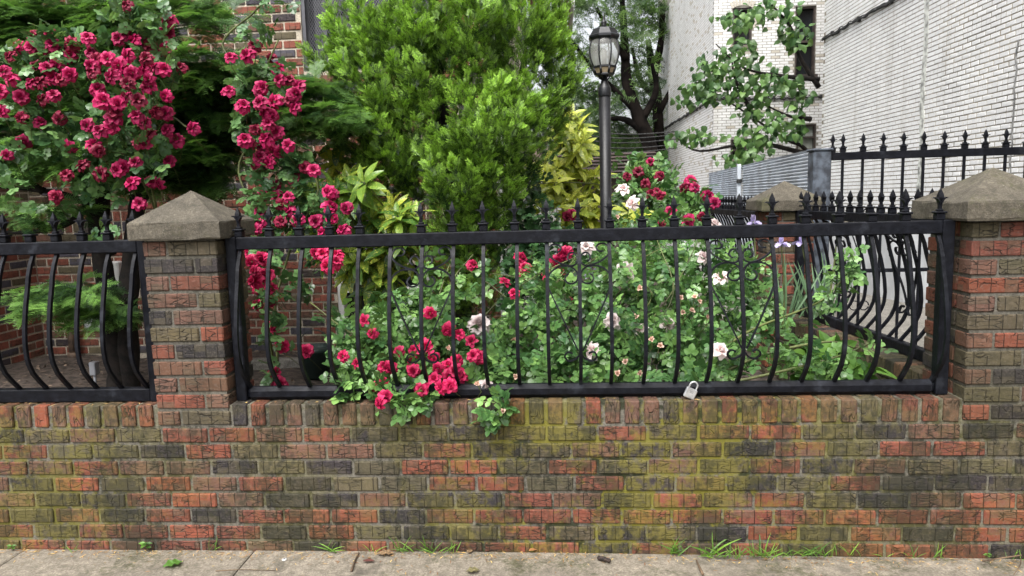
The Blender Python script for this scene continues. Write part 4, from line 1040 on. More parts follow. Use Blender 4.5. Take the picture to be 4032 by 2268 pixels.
def plant_leaves(parent,tmpl,mat,pos,d,nr,sc,tip=None,nparts=300,pname='leaf',sname='foliage',key=None):
    """the leaves nearest the camera as parts of their own, the rest joined as foliage"""
    n=len(pos); order=np.argsort(pos[:,1] if key is None else key); near=order[:nparts]; far=order[nparts:]
    tip=np.full(n,1.0) if tip is None else tip
    mes=[np_mesh(pname,tmpl[0],tmpl[1],mat,np.stack([tmpl[2]*t_,np.full(len(tmpl[0]),.5)],1)) for t_ in (.4,1.0,1.7)]
    for i,M in zip(near,mats_from(pos[near],d[near],nr[near],sc[near])): link(pname,mes[0 if tip[i]<.7 else 1 if tip[i]<1.35 else 2],parent,M)
    if len(far):
        V,F,T=scatter(tmpl,pos[far],d[far],nr[far],sc[far],tipw=tip[far]); tag(link(sname,np_mesh(sname,V,F,mat,T),parent),kind='stuff')
def limb(parent,name,pts,rads,mat,n=8,rough=.0,smooth=5,knobs=0.0):
    P=smooth_path(pts,smooth); rs=np.interp(np.linspace(0,len(rads)-1,len(P)),range(len(rads)),rads)
    if knobs: rs=[r_*random.uniform(1-knobs,1+knobs) for r_ in rs]
    b=MB(); b.tube(P,list(rs),n); return b.build(name,mat,parent)
px=lambda pts: [tuple(s25(x,y,Y)) for x,y,Y in pts]
# ------------------------------------------------------------------ yew tree
base=s25(300,985,4.65); yew=empty('yew_tree',(base[0],4.65,.2),'dark green yew tree with black trunks left of the pillar','tree')
limb(yew,'trunk',[(base[0]+.02,4.6,.1)]+px([(300,930,4.6),(275,760,4.62),(250,620,4.65),(238,520,4.68),(205,400,4.7),(180,250,4.7)]),[.085,.075,.066,.06,.05,.042,.03],M_BARK,10,knobs=.10)
limb(yew,'trunk',[(base[0]+.10,4.62,.1)]+px([(325,930,4.6),(322,760,4.62),(335,620,4.65),(345,520,4.7),(380,400,4.75),(430,250,4.8)]),[.075,.066,.062,.06,.05,.04,.025],M_BARK,10,knobs=.10)
limb(yew,'trunk',px([(275,640,4.66),(262,560,4.72),(265,480,4.75),(290,380,4.8),(300,200,4.85)]),[.045,.04,.035,.03,.02],M_BARK,8,knobs=.1)
for k,p in enumerate([[(240,520,4.66),(180,495,4.6),(110,480,4.55),(-10,470,4.5)],[(245,480,4.66),(200,540,4.6),(150,570,4.55),(60,585,4.5),(-20,580,4.5)],[(110,482,4.55),(60,455,4.5),(0,440,4.5)],[(340,520,4.7),(420,440,4.7),(520,330,4.7),(600,250,4.6)],
                      [(205,400,4.7),(120,330,4.6),(0,280,4.5)],[(380,400,4.75),(480,300,4.7),(640,230,4.65),(800,260,4.6)],[(300,760,4.6),(220,745,4.5),(130,740,4.4)],[(330,500,4.7),(480,420,4.7),(560,380,4.7)],[(325,590,4.7),(460,520,4.8),(600,380,4.9)]]):
    limb(yew,'branch',px(p),[.03,.022,.016,.008] if len(p)==4 else [.028,.018,.008],M_BARK,6,knobs=.12)
YB=[(60,330,160,90,4.6,.35),(120,200,200,110,4.7,.4),(250,380,180,70,4.55,.35),(430,330,110,80,4.5,.3),(470,220,80,70,4.45,.3),(400,420,120,50,4.5,.3),(180,70,260,80,4.7,.45),(440,30,140,45,4.6,.3,1.3),(60,20,120,60,4.6,.3),
    (480,440,70,30,4.5,.25),(500,160,70,60,4.4,.3,1.2),(40,400,90,60,4.5,.3),(520,380,70,50,4.6,.3),(730,215,60,28,4.5,.3,1.6),(790,235,70,30,4.5,.3,1.6),(820,285,90,26,4.4,.25,1.8),(700,280,70,40,4.6,.3,1.2),(620,230,60,50,4.7,.3),(660,330,70,30,4.7,.25),
    (170,735,75,22,4.35,.2,1.3),(255,770,80,24,4.3,.2,1.3),(90,510,90,34,4.4,.25),(30,545,50,25,4.4,.2),(540,300,60,90,4.8,.3),(330,250,150,140,4.9,.3)]
def pad_sprays(bl,npad,per,tm,sc,flat,seed):
    """foliage in flat pads: pad centres in the blobs, sprays fanning out of each pad"""
    c,_=blobs(bl,npad); out=[]
    for k in range(npad):
        n=per; a=RNG.uniform(0,2*math.pi,n); rr_=RNG.random(n)**.5*.17; u=np.stack([np.cos(a),np.sin(a),np.zeros(n)],1)
        pos=c[k]+u*rr_[:,None]+np.stack([np.zeros(n),np.zeros(n),RNG.normal(0,flat,n)-rr_*.18],1)
        d=u+np.array([0,-.55,-.12])+RNG.normal(0,.28,(n,3)); nr=np.array([0,-.25,1])+RNG.normal(0,.25,(n,3))
        out.append((pos,d,nr,rr_/.17))
    return [np.concatenate(x) for x in zip(*out)]
pos,d,nr,ro=pad_sprays(YB,500,14,None,1,.022,1)
parts=[]
for s_ in range(3):
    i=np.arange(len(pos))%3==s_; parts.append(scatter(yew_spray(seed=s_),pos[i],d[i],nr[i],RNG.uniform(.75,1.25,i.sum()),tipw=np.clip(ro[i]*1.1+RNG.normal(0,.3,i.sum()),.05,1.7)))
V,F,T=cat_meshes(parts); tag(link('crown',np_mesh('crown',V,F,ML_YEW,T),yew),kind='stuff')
# ------------------------------------------------------------------ golden cypress
cb=s25(1165,830,4.85); cyp=empty('golden_cypress',(cb[0],4.95,.2),'big yellow green golden cypress bush in the middle of the garden','bush')
limb(cyp,'trunk',[(cb[0],4.95,.1)]+px([(1165,760,4.95),(1160,600,4.95),(1150,450,4.95),(1120,300,4.95),(1080,100,4.95)]),[.07,.06,.055,.05,.04,.02],M_BARK,8,knobs=.1)
for p in ([(1155,560,4.95),(1060,420,4.9),(980,280,4.9),(940,120,4.9)],[(1150,470,4.95),(1230,360,4.9),(1300,220,4.9),(1330,80,4.9)],[(1140,420,4.95),(1105,330,4.9),(1098,270,4.85),(1090,200,4.9)],[(1060,400,4.9),(940,380,4.8),(900,350,4.8)]):
    limb(cyp,'branch',px(p),[.035,.028,.02,.01],M_BARK,6,knobs=.1)
LOB=[(1000,60,150,150,4.85,.45,90),(1150,20,150,150,4.75,.5,80),(960,200,110,130,4.75,.4,70),(1060,180,80,150,4.62,.3,48),(1300,60,110,140,4.8,.45,70),(1330,200,100,140,4.85,.45,70),(1200,130,70,140,4.8,.4,34),(1220,330,120,110,4.5,.35,75),(1290,330,100,120,4.65,.35,60),(1150,440,75,85,4.45,.3,40),
     (1230,470,70,90,4.55,.3,40),(930,330,70,90,4.7,.3,34),(1000,350,90,110,4.7,.35,46),(960,440,70,70,4.75,.3,26),(1050,440,50,70,4.8,.3,20),(1170,560,60,80,4.6,.25,30),(1165,680,55,110,4.7,.25,30),(1240,580,50,80,4.7,.25,22),(1120,640,40,70,4.75,.2,14),(1410,200,50,60,4.95,.3,14),(1395,130,50,90,4.95,.3,16),
     (820,165,34,40,5.0,.15,9),(885,175,40,50,4.95,.2,10),(900,120,60,90,4.9,.3,22),(1110,760,40,60,4.75,.2,10),(1210,740,40,70,4.75,.2,12)]
pl=[]
for (x,y,rx,ry,Y,dY,n) in LOB:
    for k in range(n):
        u=RNG.normal(size=3); u[1]=-abs(u[1])*.9 if RNG.random()<.8 else u[1]; u/=np.linalg.norm(u); c=s25(x+u[0]*rx,y-u[2]*ry,Y+u[1]*dY)
        pl.append((c,u,RNG.uniform(.7,1.2)))
PS,DS_,NS,TS,SS=[],[],[],[],[]
for c,u,sz in pl:
    if not (x if False else True): continue
    n=21; h=RNG.random(n); ax=nrmz(np.array([u[0]*.45,u[1]*.5,.95])+RNG.normal(0,.12,3)); a=RNG.uniform(0,6.28,n); s1=nrmz(np.cross(ax,[.3,.9,.1])); s2=np.cross(ax,s1)
    rad=(.042*(1-h)+.006)*sz; rv=s1[None]*np.cos(a)[:,None]+s2[None]*np.sin(a)[:,None]
    p=c+ax[None]*((h-.45)*.19*sz)[:,None]+rv*rad[:,None]; dd=ax[None]*.9+rv*.55+RNG.normal(0,.14,(n,3))
    PS.append(p);DS_.append(dd);NS.append(rv+RNG.normal(0,.5,(n,3)));TS.append(np.clip(.42+.75*h+.35*u[2]-.2*(u[1]>0)+RNG.normal(0,.12,n),.05,1.3));SS.append(RNG.uniform(.42,.70,n)*sz)  # young tips, plus painted light: lobe tops lighter, backs darker
PS,DS_,NS,TS,SS=[np.concatenate(q) for q in (PS,DS_,NS,TS,SS)]
hx,hy=[q/1.5652 for q in pix(PS.T[0][:,None]*[1,0,0]+PS.T[1][:,None]*[0,1,0]+PS.T[2][:,None]*[0,0,1])] if False else (None,None)
q_=PS-np.array([0,0,CAM_H]); qx=(2016+FPX*(q_@AX_R)/(q_@AX_F))/1.56522; qy=(1134+FPX*(q_@AX_D)/(q_@AX_F))/1.56522
keep=~((((qx-1118)/34)**2+((qy-305)/62)**2)<.35)            # the gap where trunk and house show through
PS,DS_,NS,TS,SS=PS[keep],DS_[keep],NS[keep],TS[keep],SS[keep]
parts=[]
for s_ in range(4):
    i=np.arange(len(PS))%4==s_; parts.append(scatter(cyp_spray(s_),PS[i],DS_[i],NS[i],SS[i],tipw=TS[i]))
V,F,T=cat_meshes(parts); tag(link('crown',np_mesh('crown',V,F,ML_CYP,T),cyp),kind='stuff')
# ------------------------------------------------------------------ aucubas
def aucuba(name,label,bl,nros,Y,mat,per,foot,tipmu,seed,sc=1.0):
    t=empty(name,(foot[0],foot[1],.2),label,'shrub'); c,_=blobs(bl,nros); Pp,Dd,Nn,Tt,Ss=[],[],[],[],[]
    b=MB()
    for k in range(nros):
        ax=nrmz(np.array([RNG.normal(0,.35),-.55+RNG.normal(0,.25),.75])); s1=nrmz(np.cross(ax,[1,.2,.1])); s2=np.cross(ax,s1); tip=np.clip(RNG.normal(tipmu,.45),.1,2)
        b.tube([c[k]-ax*.16+np.array([0,.04,-.05]),c[k]-ax*.07,c[k]],[.006,.005,.004],5)
        for j in range(per):
            a=j*2.4+RNG.uniform(-.3,.3); lev=j/per; el=1.0-1.35*lev+RNG.normal(0,.15); rv=s1*math.cos(a)+s2*math.sin(a)
            Pp.append(c[k]-ax*.05*lev); Dd.append(rv*math.cos(el)+ax*math.sin(el)); Nn.append(ax-rv*.5); Tt.append(np.clip(tip+(.3 if lev<.35 else -.15),0,2)); Ss.append(RNG.uniform(.72,1.1)*(.65+.35*min(1,lev*2.5))*sc)
    Pp,Dd,Nn,Tt,Ss=map(np.array,(Pp,Dd,Nn,Tt,Ss))
    tag(b.build('twigs',M_TWIG,t),kind='stuff')
    for q in bl[::3]: limb(t,'stem',[(foot[0]+random.uniform(-.1,.1),foot[1],.15),tuple((np.array(foot)+s25(q[0],q[1],q[4]))/2+np.array([0,.05,-.1])),tuple(s25(q[0],q[1]+10,q[4]+.1))],[.016,.011,.006],M_TWIG,6)
    plant_leaves(t,T_AUC,mat,Pp,Dd,Nn,Ss,Tt,300); return t
aucuba('aucuba_shrub','speckled yellow green aucuba shrub between the red roses and golden cypress',[(880,470,80,40,4.1,.15,1.5),(810,480,60,40,4.15,.15,1.5),(1000,560,50,40,4.1,.1,1.3),(970,560,70,50,4.3,.2),(930,510,80,50,4.4,.2),(1000,640,60,50,4.25,.15),(900,640,70,50,4.3,.15),(860,590,60,60,4.4,.2),(780,400,60,50,4.8,.2),(860,390,60,40,4.75,.2),(800,560,60,60,4.45,.15),(1010,600,50,30,4.25,.1),(950,690,60,40,4.3,.1)],80,4.4,ML_AUC,10,(float(s25(900,830,4.6)[0]),4.6,.2),.85,3)
aucuba('aucuba_shrub','taller bright yellow aucuba shrub right of the cypress behind the lamp post',[(1420,330,50,50,5.6,.25),(1450,400,60,60,5.6,.25),(1390,420,60,60,5.7,.25),(1430,490,80,50,5.5,.25),(1470,540,70,40,5.4,.2),(1570,540,40,40,5.3,.2),(1590,560,40,30,5.2,.2),(1360,500,40,60,5.7,.2),(1440,300,26,24,5.6,.15),(1480,450,30,50,5.5,.2)],66,5.5,ML_AUCY,9,(float(s25(1440,800,5.6)[0]),5.6,.2),1.2,4,1.05)
# ------------------------------------------------------------------ roses
def Z1(l,o=(0,0),k=1.2775): return [(o[0]+x/k,o[1]+y/k) for x,y in l]
L1=Z1([(630,20),(843,88),(846,165),(160,175),(170,200),(75,225),(40,278),(158,235),(248,175),(262,215),(355,212),(437,180),(440,200),(625,165),(590,190),(665,195),(740,218),(790,240),(825,235),(450,255),(475,295),(535,290),(630,275),(240,275),(320,290),(350,270),(730,285),(715,345),(770,330),(825,340),(800,300),(10,355),(45,390),(180,330),(235,335),(450,325),(455,355),(590,335),(550,378),(150,410),(195,405),(260,385),(350,375),(300,395),(-5,450),(100,485),(205,495),(265,470),(490,440),(520,500),(635,415),(735,425),(625,480),(690,495),(740,400),(825,485),(580,560),(590,520),(570,590),(680,575),(770,565),(825,567),(715,608),(95,588),(0,560),(205,610),(290,595),(430,628),(495,650),(562,635),(750,670),(830,650),(725,720),(690,710),(885,695),(470,718),(500,760),(118,718),(335,745),(30,778),(410,822),(675,810),(845,805),(500,870),(585,850),(620,840),(328,872),(655,912),(765,910),(795,930),(280,990),(697,1018),(960,640),(905,330),(660,370),(300,250),(215,300),(275,330)])
L2=Z1([(1275,220),(1155,280),(1235,270),(1355,285),(1393,330),(1150,447),(1225,523),(1300,450),(1320,435),(1400,395),(1455,395),(1490,430),(1490,470),(1450,500),(1475,535),(1370,505),(1300,510),(1320,570),(1370,580),(1345,615),(1282,648),(1385,663),(1230,695),(1255,715),(1330,690),(1310,735),(1365,755),(1410,770),(1305,785),(1345,815),(1275,830),(1295,872),(1445,725),(1525,840),(1480,888),(1390,920),(1575,850),(1320,1000),(1385,985),(1445,985),(1415,1030),(1305,1065),(1445,1055),(1415,1110),(1300,1120),(1280,1150),(1490,1100),(1585,1110),(1620,1165),(1645,960),(1675,970),(1670,1035),(1735,1048),(1680,1095),(1720,1150),(1315,1300),(1335,1380),(1585,1275),(1620,1270),(1690,1275),(1640,1335),(1690,1310)])
L2+=[(x/1.61,800+y/1.61) for x,y in [(1580,310),(1655,350),(1590,375),(1605,430),(1680,450),(1600,490),(1650,530),(1725,540),(1625,635),(1715,620),(1740,795),(1800,915),(1940,940),(1745,1075),(1775,1145)]]
Z6=lambda l:[(1200+x/1.61,800+y/1.61) for x,y in l]
L3=Z6([(375,740),(420,828),(800,700),(1070,385),(1270,495),(1320,565),(975,820),(905,815),(1055,870),(590,945),(690,925),(770,910),(325,1010),(235,970),(500,1030),(530,1055),(670,1010),(685,1065),(810,985),(840,1055),(910,1020),(980,1000),(920,1100),(990,1090),(505,1145),(440,1185),(515,1230),(465,1268),(855,1170),(925,1160),(1065,960),(1090,965),(820,1110),(740,1180),(700,940),(950,1060)])
L4=Z6([(1380,345),(1390,405),(1390,440),(1540,450),(1710,570),(1600,375),(1640,330),(1650,310),(1605,420)])
L5=[(2000+x/1.2775,y/1.2775) for x,y in [(715,812),(920,905),(945,940),(1010,980),(1040,1020),(910,1110),(900,1130),(815,1060),(810,1075),(320,1075),(655,860),(600,880),(770,880),(750,960),(690,920),(880,945),(365,895),(980,1095),(765,1130),(300,1090),(720,970),(760,980)]]
L6=Z6([(1785,270),(2030,430),(1955,745),(1150,1165),(1815,940)])+[(2400+x/1.61,800+y/1.61) for x,y in [(600,335),(95,435),(705,460),(375,760),(710,930),(20,745),(185,800),(670,125)]]+[(2000+580/1.2775,945/1.2775),(2000+620/1.2775,1020/1.2775)]
L6B=Z6([(1325,865),(1255,1320),(910,920),(1090,1140),(1335,1100),(2030,1005)])+[(2400+x/1.61,800+y/1.61) for x,y in [(320,903),(100,1005),(540,595),(570,620),(50,1080),(265,860),(165,720),(465,690),(620,720),(190,1075),(450,600),(190,535),(520,680)]]+[(2000+550/1.2775,1090/1.2775)]
def add_blooms(t,lst,meshes,Yf,sz,canes=True,spread=.5,drop=.12):
    b=MB()
    for i,(x,y) in enumerate(lst):
        p=at(x,y,Yf(x,y)+random.uniform(-.08,.06)); me=meshes[i%len(meshes)] if not callable(meshes) else meshes(i)
        link('bloom' if 'bud' not in me.name else 'bud',me,t,look_mat(p,sz=sz*random.uniform(.85,1.12),spread=spread))
        pv=Vector(p); b.tube([pv+Vector((0,.008,-.004)),pv+Vector((random.uniform(-.02,.02),.05,-.05)),pv+Vector((random.uniform(-.05,.05),.1,-drop))],[.0022,.0018,.0016],5)
    if canes: tag(b.build('flower_stalks',M_TWIG,t),kind='stuff')
# climbing rose on the yew
cr1=empty('climbing_rose',(float(s25(430,950,3.9)[0]),3.9,.2),'big climbing rose thick with crimson blooms spread over the yew tree','rose bush','climbing roses')
Y1=lambda x,y: 3.54+.10*math.sin(x*.011)+.08*math.sin(y*.013)
add_blooms(cr1,L1,lambda i: BL_OLD[i%3] if (i*7)%10<3 else BL_RED[i%5],Y1,.97)
for p in ([(410,990,4.2),(420,760,4.2),(400,560,4.0),(330,400,3.8),(250,250,3.75),(180,130,3.7)],[(330,400,3.8),(380,220,3.75),(350,60,3.7),(330,-30,3.7)],[(250,250,3.75),(100,180,3.7),(-30,150,3.7)],[(330,400,3.8),(420,300,3.75),(470,320,3.7)],[(400,560,4.0),(380,470,3.8),(350,440,3.7)],[(300,180,3.7),(390,110,3.65),(440,60,3.65)]):
    limb(cr1,'cane',px(p),[.008,.007,.006,.005,.004],M_TWIG,6)
CB1=[(200,150,150,80,3.7,.14,1.1),(330,250,110,110,3.68,.14,1.2),(80,200,110,80,3.7,.14),(230,330,130,70,3.68,.12,1.1),(100,300,110,60,3.7,.12,.7),(360,380,90,80,3.66,.12),(260,430,110,50,3.68,.12),(60,390,80,50,3.7,.1,.6),(370,60,70,60,3.65,.1,1.1),(300,20,70,40,3.65,.1,.9),(400,150,70,60,3.66,.1),(250,560,40,40,3.7,.08),(280,500,70,30,3.7,.08,.7),(110,510,50,24,3.65,.06,.8),(290,590,50,30,3.6,.06,.8),(40,455,50,30,3.6,.06,.6),(130,100,90,40,3.68,.1),(30,130,60,30,3.68,.08,.9),(210,470,40,30,3.7,.06,.8)]
pos,_=blobs(CB1,760); d,nr=leaf_dirs(760,(0,-.9,-.15),.6,.8); plant_leaves(cr1,T_ROSEB,ML_CLIMB,pos,d,nr,RNG.uniform(.75,1.1,760),np.clip(RNG.normal(.8,.6,760),0,2.2))
# second climbing rose beside the pillar
cr2=empty('climbing_rose',(float(s25(690,960,3.9)[0]),3.9,.2),'second crimson climbing rose trailing down right of the left pillar','rose bush','climbing roses')
Y2=lambda x,y: 3.63+.10*math.sin(x*.013)+.08*math.sin(y*.011)-(.25 if y>1000 else 0)
add_blooms(cr2,L2,lambda i: BL_OLD[i%3] if (i*7)%10<2 and i<50 else BL_RED[i%5] if i<55 else BL_HOT[i%4],Y2,.94)
for p in ([(700,960,3.9),(690,760,3.8),(650,560,3.8),(600,430,3.85),(640,330,3.85),(660,200,3.8),(700,100,3.8)],[(640,330,3.85),(620,200,3.85),(560,110,3.9),(640,30,3.85),(680,-20,3.8)],[(690,760,3.8),(740,600,3.8),(800,480,3.8),(760,400,3.85)],[(700,960,3.8),(680,860,3.5),(660,700,3.5),(650,620,3.55)],[(740,600,3.8),(830,600,3.7),(850,680,3.6)],[(640,330,3.85),(720,240,3.8),(750,210,3.8)]):
    limb(cr2,'cane',px(p),[.008,.007,.006,.005,.004],M_TWIG,6)
CB2=[(620,210,60,60,3.82,.12,1.2),(690,210,70,50,3.8,.12),(640,320,60,60,3.82,.12,.9),(660,420,50,50,3.82,.1,.8),(720,420,70,60,3.85,.1),(760,400,50,40,3.85,.1),(670,520,60,60,3.78,.1),(760,520,80,70,3.85,.12,1.1),(700,570,70,40,3.75,.1),(830,550,40,40,3.8,.1,.8),(650,90,50,50,3.8,.08,.7),(690,10,50,24,3.8,.06,.9),(660,640,30,60,3.5,.06,.9),(680,760,40,50,3.5,.06,.8),(700,830,30,60,3.45,.06,1),(690,940,30,30,3.4,.05,.9),(800,640,60,50,3.7,.1,.6),(750,720,50,40,3.7,.1,.7),(850,810,50,40,3.6,.1,.6)]
pos,_=blobs(CB2,640); d,nr=leaf_dirs(640,(0,-.9,-.15),.6,.8); plant_leaves(cr2,T_ROSEB,ML_CLIMB,pos,d,nr,RNG.uniform(.7,1.05,640),np.clip(RNG.normal(.7,.55,640),0,2))
# low red rose bush hanging over the bottom rail
rb=empty('rose_bush',(float(s25(1020,900,3.3)[0]),3.35,.25),'low rose bush with bright pink red blooms spilling over the bottom rail','rose bush')
Yb=lambda x,y: float(np.interp(y,[1000,1300,1420,1500,1600],[3.5,3.15,3.0,2.90,2.815]))
add_blooms(rb,L3,lambda i: BL_HOT[i%4] if i%4 else BL_CUP[i%2],Yb,.78,spread=.6,drop=.08)
RB=[(900,860,60,60,3.25,.15),(970,850,80,70,3.3,.18),(1060,840,80,60,3.3,.18),(880,920,50,40,3.1,.1),(960,930,80,40,3.1,.12,1.1),(1060,930,90,50,3.12,.14,1.1),(1120,860,70,70,3.3,.18),(1000,980,90,24,2.93,.05,1.2),(1045,1010,40,26,2.84,.03,1.3),(880,975,30,26,2.92,.04),(1000,770,70,40,3.45,.15,.8),(930,790,60,40,3.45,.15,.7),(1110,760,60,50,3.45,.15,.8),(1190,700,50,50,3.5,.1,.5),(1090,690,40,50,3.5,.1,.5)]
pos,_=blobs(RB,900); pos[:,2]=np.where(pos[:,1]>2.96,pos[:,2],np.maximum(pos[:,2],.585)); d,nr=leaf_dirs(900,(0,-.8,-.2),.7,.8); plant_leaves(rb,T_ROSE,ML_ROSE,pos,d,nr,RNG.uniform(.85,1.2,900),np.clip(RNG.normal(1.0,.6,900),0,2.3))
for p in ([(1010,1000,3.4),(990,900,3.3),(960,830,3.3),(900,800,3.4)],[(1020,1000,3.4),(1080,880,3.3),(1100,760,3.4),(1140,640,3.5)],[(1010,1000,3.3),(980,980,3.05),(970,1000,2.9)],[(1030,1000,3.3),(1160,860,3.4),(1250,760,3.5)],[(1025,1000,3.3),(1060,930,3.1),(1045,1010,2.88)],[(1080,880,3.3),(1130,720,3.45),(1190,640,3.5)],[(990,900,3.3),(870,830,3.5),(780,760,3.6)]):
    limb(rb,'cane',px(p),[.006,.005,.004,.003],M_TWIG,6)
# pale pink rose bush, the large one in the middle
pb=empty('rose_bush',(float(s25(1600,950,3.8)[0]),3.8,.25),'large green rose bush with pale pink blooms behind middle of the fence','rose bush')
Yp=lambda x,y: float(np.interp(y,[700,950,1200,1400,1560],[4.2,3.75,3.4,3.12,2.96]))
add_blooms(pb,L6,lambda i: BL_PALE[i%3],Yp,1.05,spread=.5); add_blooms(pb,L6B,lambda i: BL_BUDP,lambda x,y:Yp(x,y)-.12,1.0,spread=.5)
link('bloom',BL_BIG,pb,look_mat(at(1885,1272,3.2),sz=1.0,spread=.15))
PB=[(1250,880,90,80,3.25,.18,1.1),(1330,820,80,70,3.4,.2),(1420,760,90,80,3.6,.25,1.1),(1430,900,110,70,3.25,.2,1.2),(1560,860,110,100,3.4,.25,1.2),(1560,720,110,90,3.75,.3,1.1),(1680,720,100,90,3.8,.3,1.1),(1690,860,110,90,3.45,.25,1.2),(1800,760,90,90,3.7,.3,1.1),(1810,880,100,70,3.4,.2,1.1),(1880,700,60,70,3.8,.25,.9),(1920,800,60,60,3.7,.2,.7),(1600,640,110,50,4.0,.3),(1720,640,110,50,4.0,.3),(1830,650,70,50,3.95,.25,.9),(1500,640,60,50,4.1,.25),(1340,930,90,40,3.1,.12,1.1),(1550,945,110,26,3.1,.12,1.1),(1750,940,110,26,3.15,.12,1.1),(1240,950,60,40,3.02,.07,1.1),(1350,700,60,60,3.8,.2,.8),(1255,1020,34,26,2.835,.02,.9),(1240,1045,22,20,2.82,.015,.9)]
NP=2500
pos,_=blobs(PB,NP); d,nr=leaf_dirs(NP,(0,-.75,-.1),.75,.85); plant_leaves(pb,T_ROSE,ML_ROSE,pos,d,nr,RNG.uniform(.85,1.25,NP),np.clip(RNG.normal(.95,.65,NP),0,2.4))
for k in range(16):
    x0=1480+random.uniform(-160,260); p=[(x0,1000,3.7),(x0+random.uniform(-60,60),880,3.55),(x0+random.uniform(-140,140),740,3.6),(x0+random.uniform(-220,220),random.uniform(600,700),3.8)]
    limb(pb,'cane',px(p),[.007,.006,.004,.0025],M_TWIG,5)
for p in ([(1700,1000,3.3),(1790,905,3.2),(1890,830,3.35),(2060,760,3.6),(2130,690,3.7)],[(1600,1010,3.2),(1850,960,3.1),(2080,905,3.1),(2200,860,3.1)],[(1700,1000,3.3),(1900,900,3.2),(2080,860,3.2),(2160,880,3.2)]):
    limb(pb,'cane',px(p),[.009,.007,.005,.003],M_TWIG,6)
SP=[(2060,760,40,30,3.6,.1),(2100,700,40,50,3.7,.1),(2130,660,30,50,3.75,.1),(2000,830,50,30,3.3,.1,.7),(2090,900,60,30,3.1,.06,.8),(2180,870,30,26,3.1,.05,.6),(2060,930,60,24,3.05,.05),(1950,900,60,30,3.2,.1)]
pos,_=blobs(SP,150); d,nr=leaf_dirs(150,(.3,-.7,0),.7,.85); V,F,T=scatter(T_ROSE,pos,d,nr,RNG.uniform(.8,1.2,150),tipw=np.clip(RNG.normal(1.2,.6,150),0,2.4)); tag(link('shoot_leaves',np_mesh('shoot_leaves',V,F,ML_ROSE,T),pb),kind='stuff')
# tall dark-leaved red rose behind
br_=empty('rose_bush',(float(s25(1380,900,4.7)[0]),4.6,.2),'dark leaved rose with a few red blooms between cypress and lamp post','rose bush')
add_blooms(br_,L4,lambda i: BL_HOT[i%4],lambda x,y:4.15,1.1)
DB=[(1340,560,60,60,4.6,.2),(1330,640,60,70,4.5,.2,1.1),(1380,700,60,60,4.4,.2,1.1),(1420,620,60,60,4.5,.2),(1300,720,40,60,4.5,.15,.9),(1330,470,40,60,4.8,.2,.8),(1300,600,30,60,4.6,.15,.7)]
pos,_=blobs(DB,560); d,nr=leaf_dirs(560,(0,-.8,-.2),.7,.8); plant_leaves(br_,T_ROSE,leaf_mat('dark_rose_leaf',(.022,.066,.026),(.060,.135,.040),.36,.2),pos,d,nr,RNG.uniform(1.0,1.5,560),nparts=150)
for p in ([(1380,950,4.5),(1360,760,4.5),(1340,560,4.6),(1330,440,4.8)],[(1380,950,4.5),(1420,760,4.4),(1440,600,4.5)]): limb(br_,'cane',px(p),[.009,.007,.005,.003],M_TWIG,6)
bk=empty('rose_bush',(float(s25(1680,700,6)[0]),6.0,.2),'sprawling rose bush with small dark red blooms right of the lamp post','rose bush')
add_blooms(bk,L5,lambda i: BL_OLD[i%3] if i>9 else BL_RED[i%5],lambda x,y:float(np.interp(y,[600,900],[6.0,5.0])),1.1)
KB=[(1600,430,60,40,6.0,.3),(1650,450,60,50,6.0,.3),(1600,500,60,50,5.8,.3),(1680,510,70,50,5.7,.3,1.1),(1720,550,60,30,5.4,.25),(1640,560,70,30,5.2,.25),(1760,500,40,40,5.6,.2,.7),(1690,560,70,30,5.2,.2),(1560,570,40,20,5.1,.2)]
pos,_=blobs(KB,760); d,nr=leaf_dirs(760,(0,-.7,-.1),.75,.85); plant_leaves(bk,T_ROSE,ML_ROSE,pos,d,nr,RNG.uniform(1.1,1.7,760),np.clip(RNG.normal(.9,.6,760),0,2.3),nparts=120)
for p in ([(1640,900,5.8),(1640,700,5.8),(1660,560,5.7),(1720,480,5.7),(1790,490,5.6)],[(1640,900,5.8),(1610,600,5.8),(1560,480,5.6),(1380,460,5.3),(1320,490,5.2)],[(1640,700,5.8),(1600,520,6),(1620,420,6)]): limb(bk,'cane',px(p),[.01,.008,.006,.004,.003],M_TWIG,6)
# irises
def iris(foot,fl,label,h):
    t=empty('iris_plant',foot,label,'flower','irises in front of the rear pillar')
    n=9; pos=np.array(foot)+np.stack([RNG.normal(0,.05,n),RNG.normal(0,.04,n),np.zeros(n)],1); d=np.stack([RNG.normal(0,.28,n),RNG.normal(-.1,.2,n),np.ones(n)],1); nr=np.stack([RNG.normal(0,.4,n),-np.ones(n),np.full(n,.2)],1)
    plant_leaves(t,T_BLADE,ML_IRIS,pos,d,nr,RNG.uniform(.8,1.2,n)*h*.7,np.full(n,.7))
    for (x,y,Y) in fl:
        p=s25(x,y,Y); limb(t,'stem',[foot,tuple((np.array(foot)+p)/2+np.array([.01,0,.02])),tuple(p)],[.006,.005,.004],ML_IRIS if False else M_TWIG,6)
        link('bloom',ME_IRIS[len(WORLD)%2],t,Matrix.Translation(Vector(p))@Matrix.Rotation(random.uniform(0,6),4,'Z')@Matrix.Rotation(random.uniform(-.3,.3),4,'X'))
ME_IRIS=[bloom_mesh('bloom',MP_IRIS,200+i,.050,((3,.9,72,1),(3,.95,-48,1),(3,.55,15,1)),.16) for i in range(2)]
iris(tuple(s25(1970,830,4.3)),[(1965,610,4.3)],'lilac iris on a leaning stalk in front of the rear pillar',1.1)
iris(tuple(s25(1900,800,4.5)),[(1895,557,4.5)],'lilac iris bloom showing just above the fence rail',1.0)
iris(tuple(s25(2040,800,4.4)),[(2015,606,4.4)],'small lilac iris right of the leaning iris by rear pillar',.9)
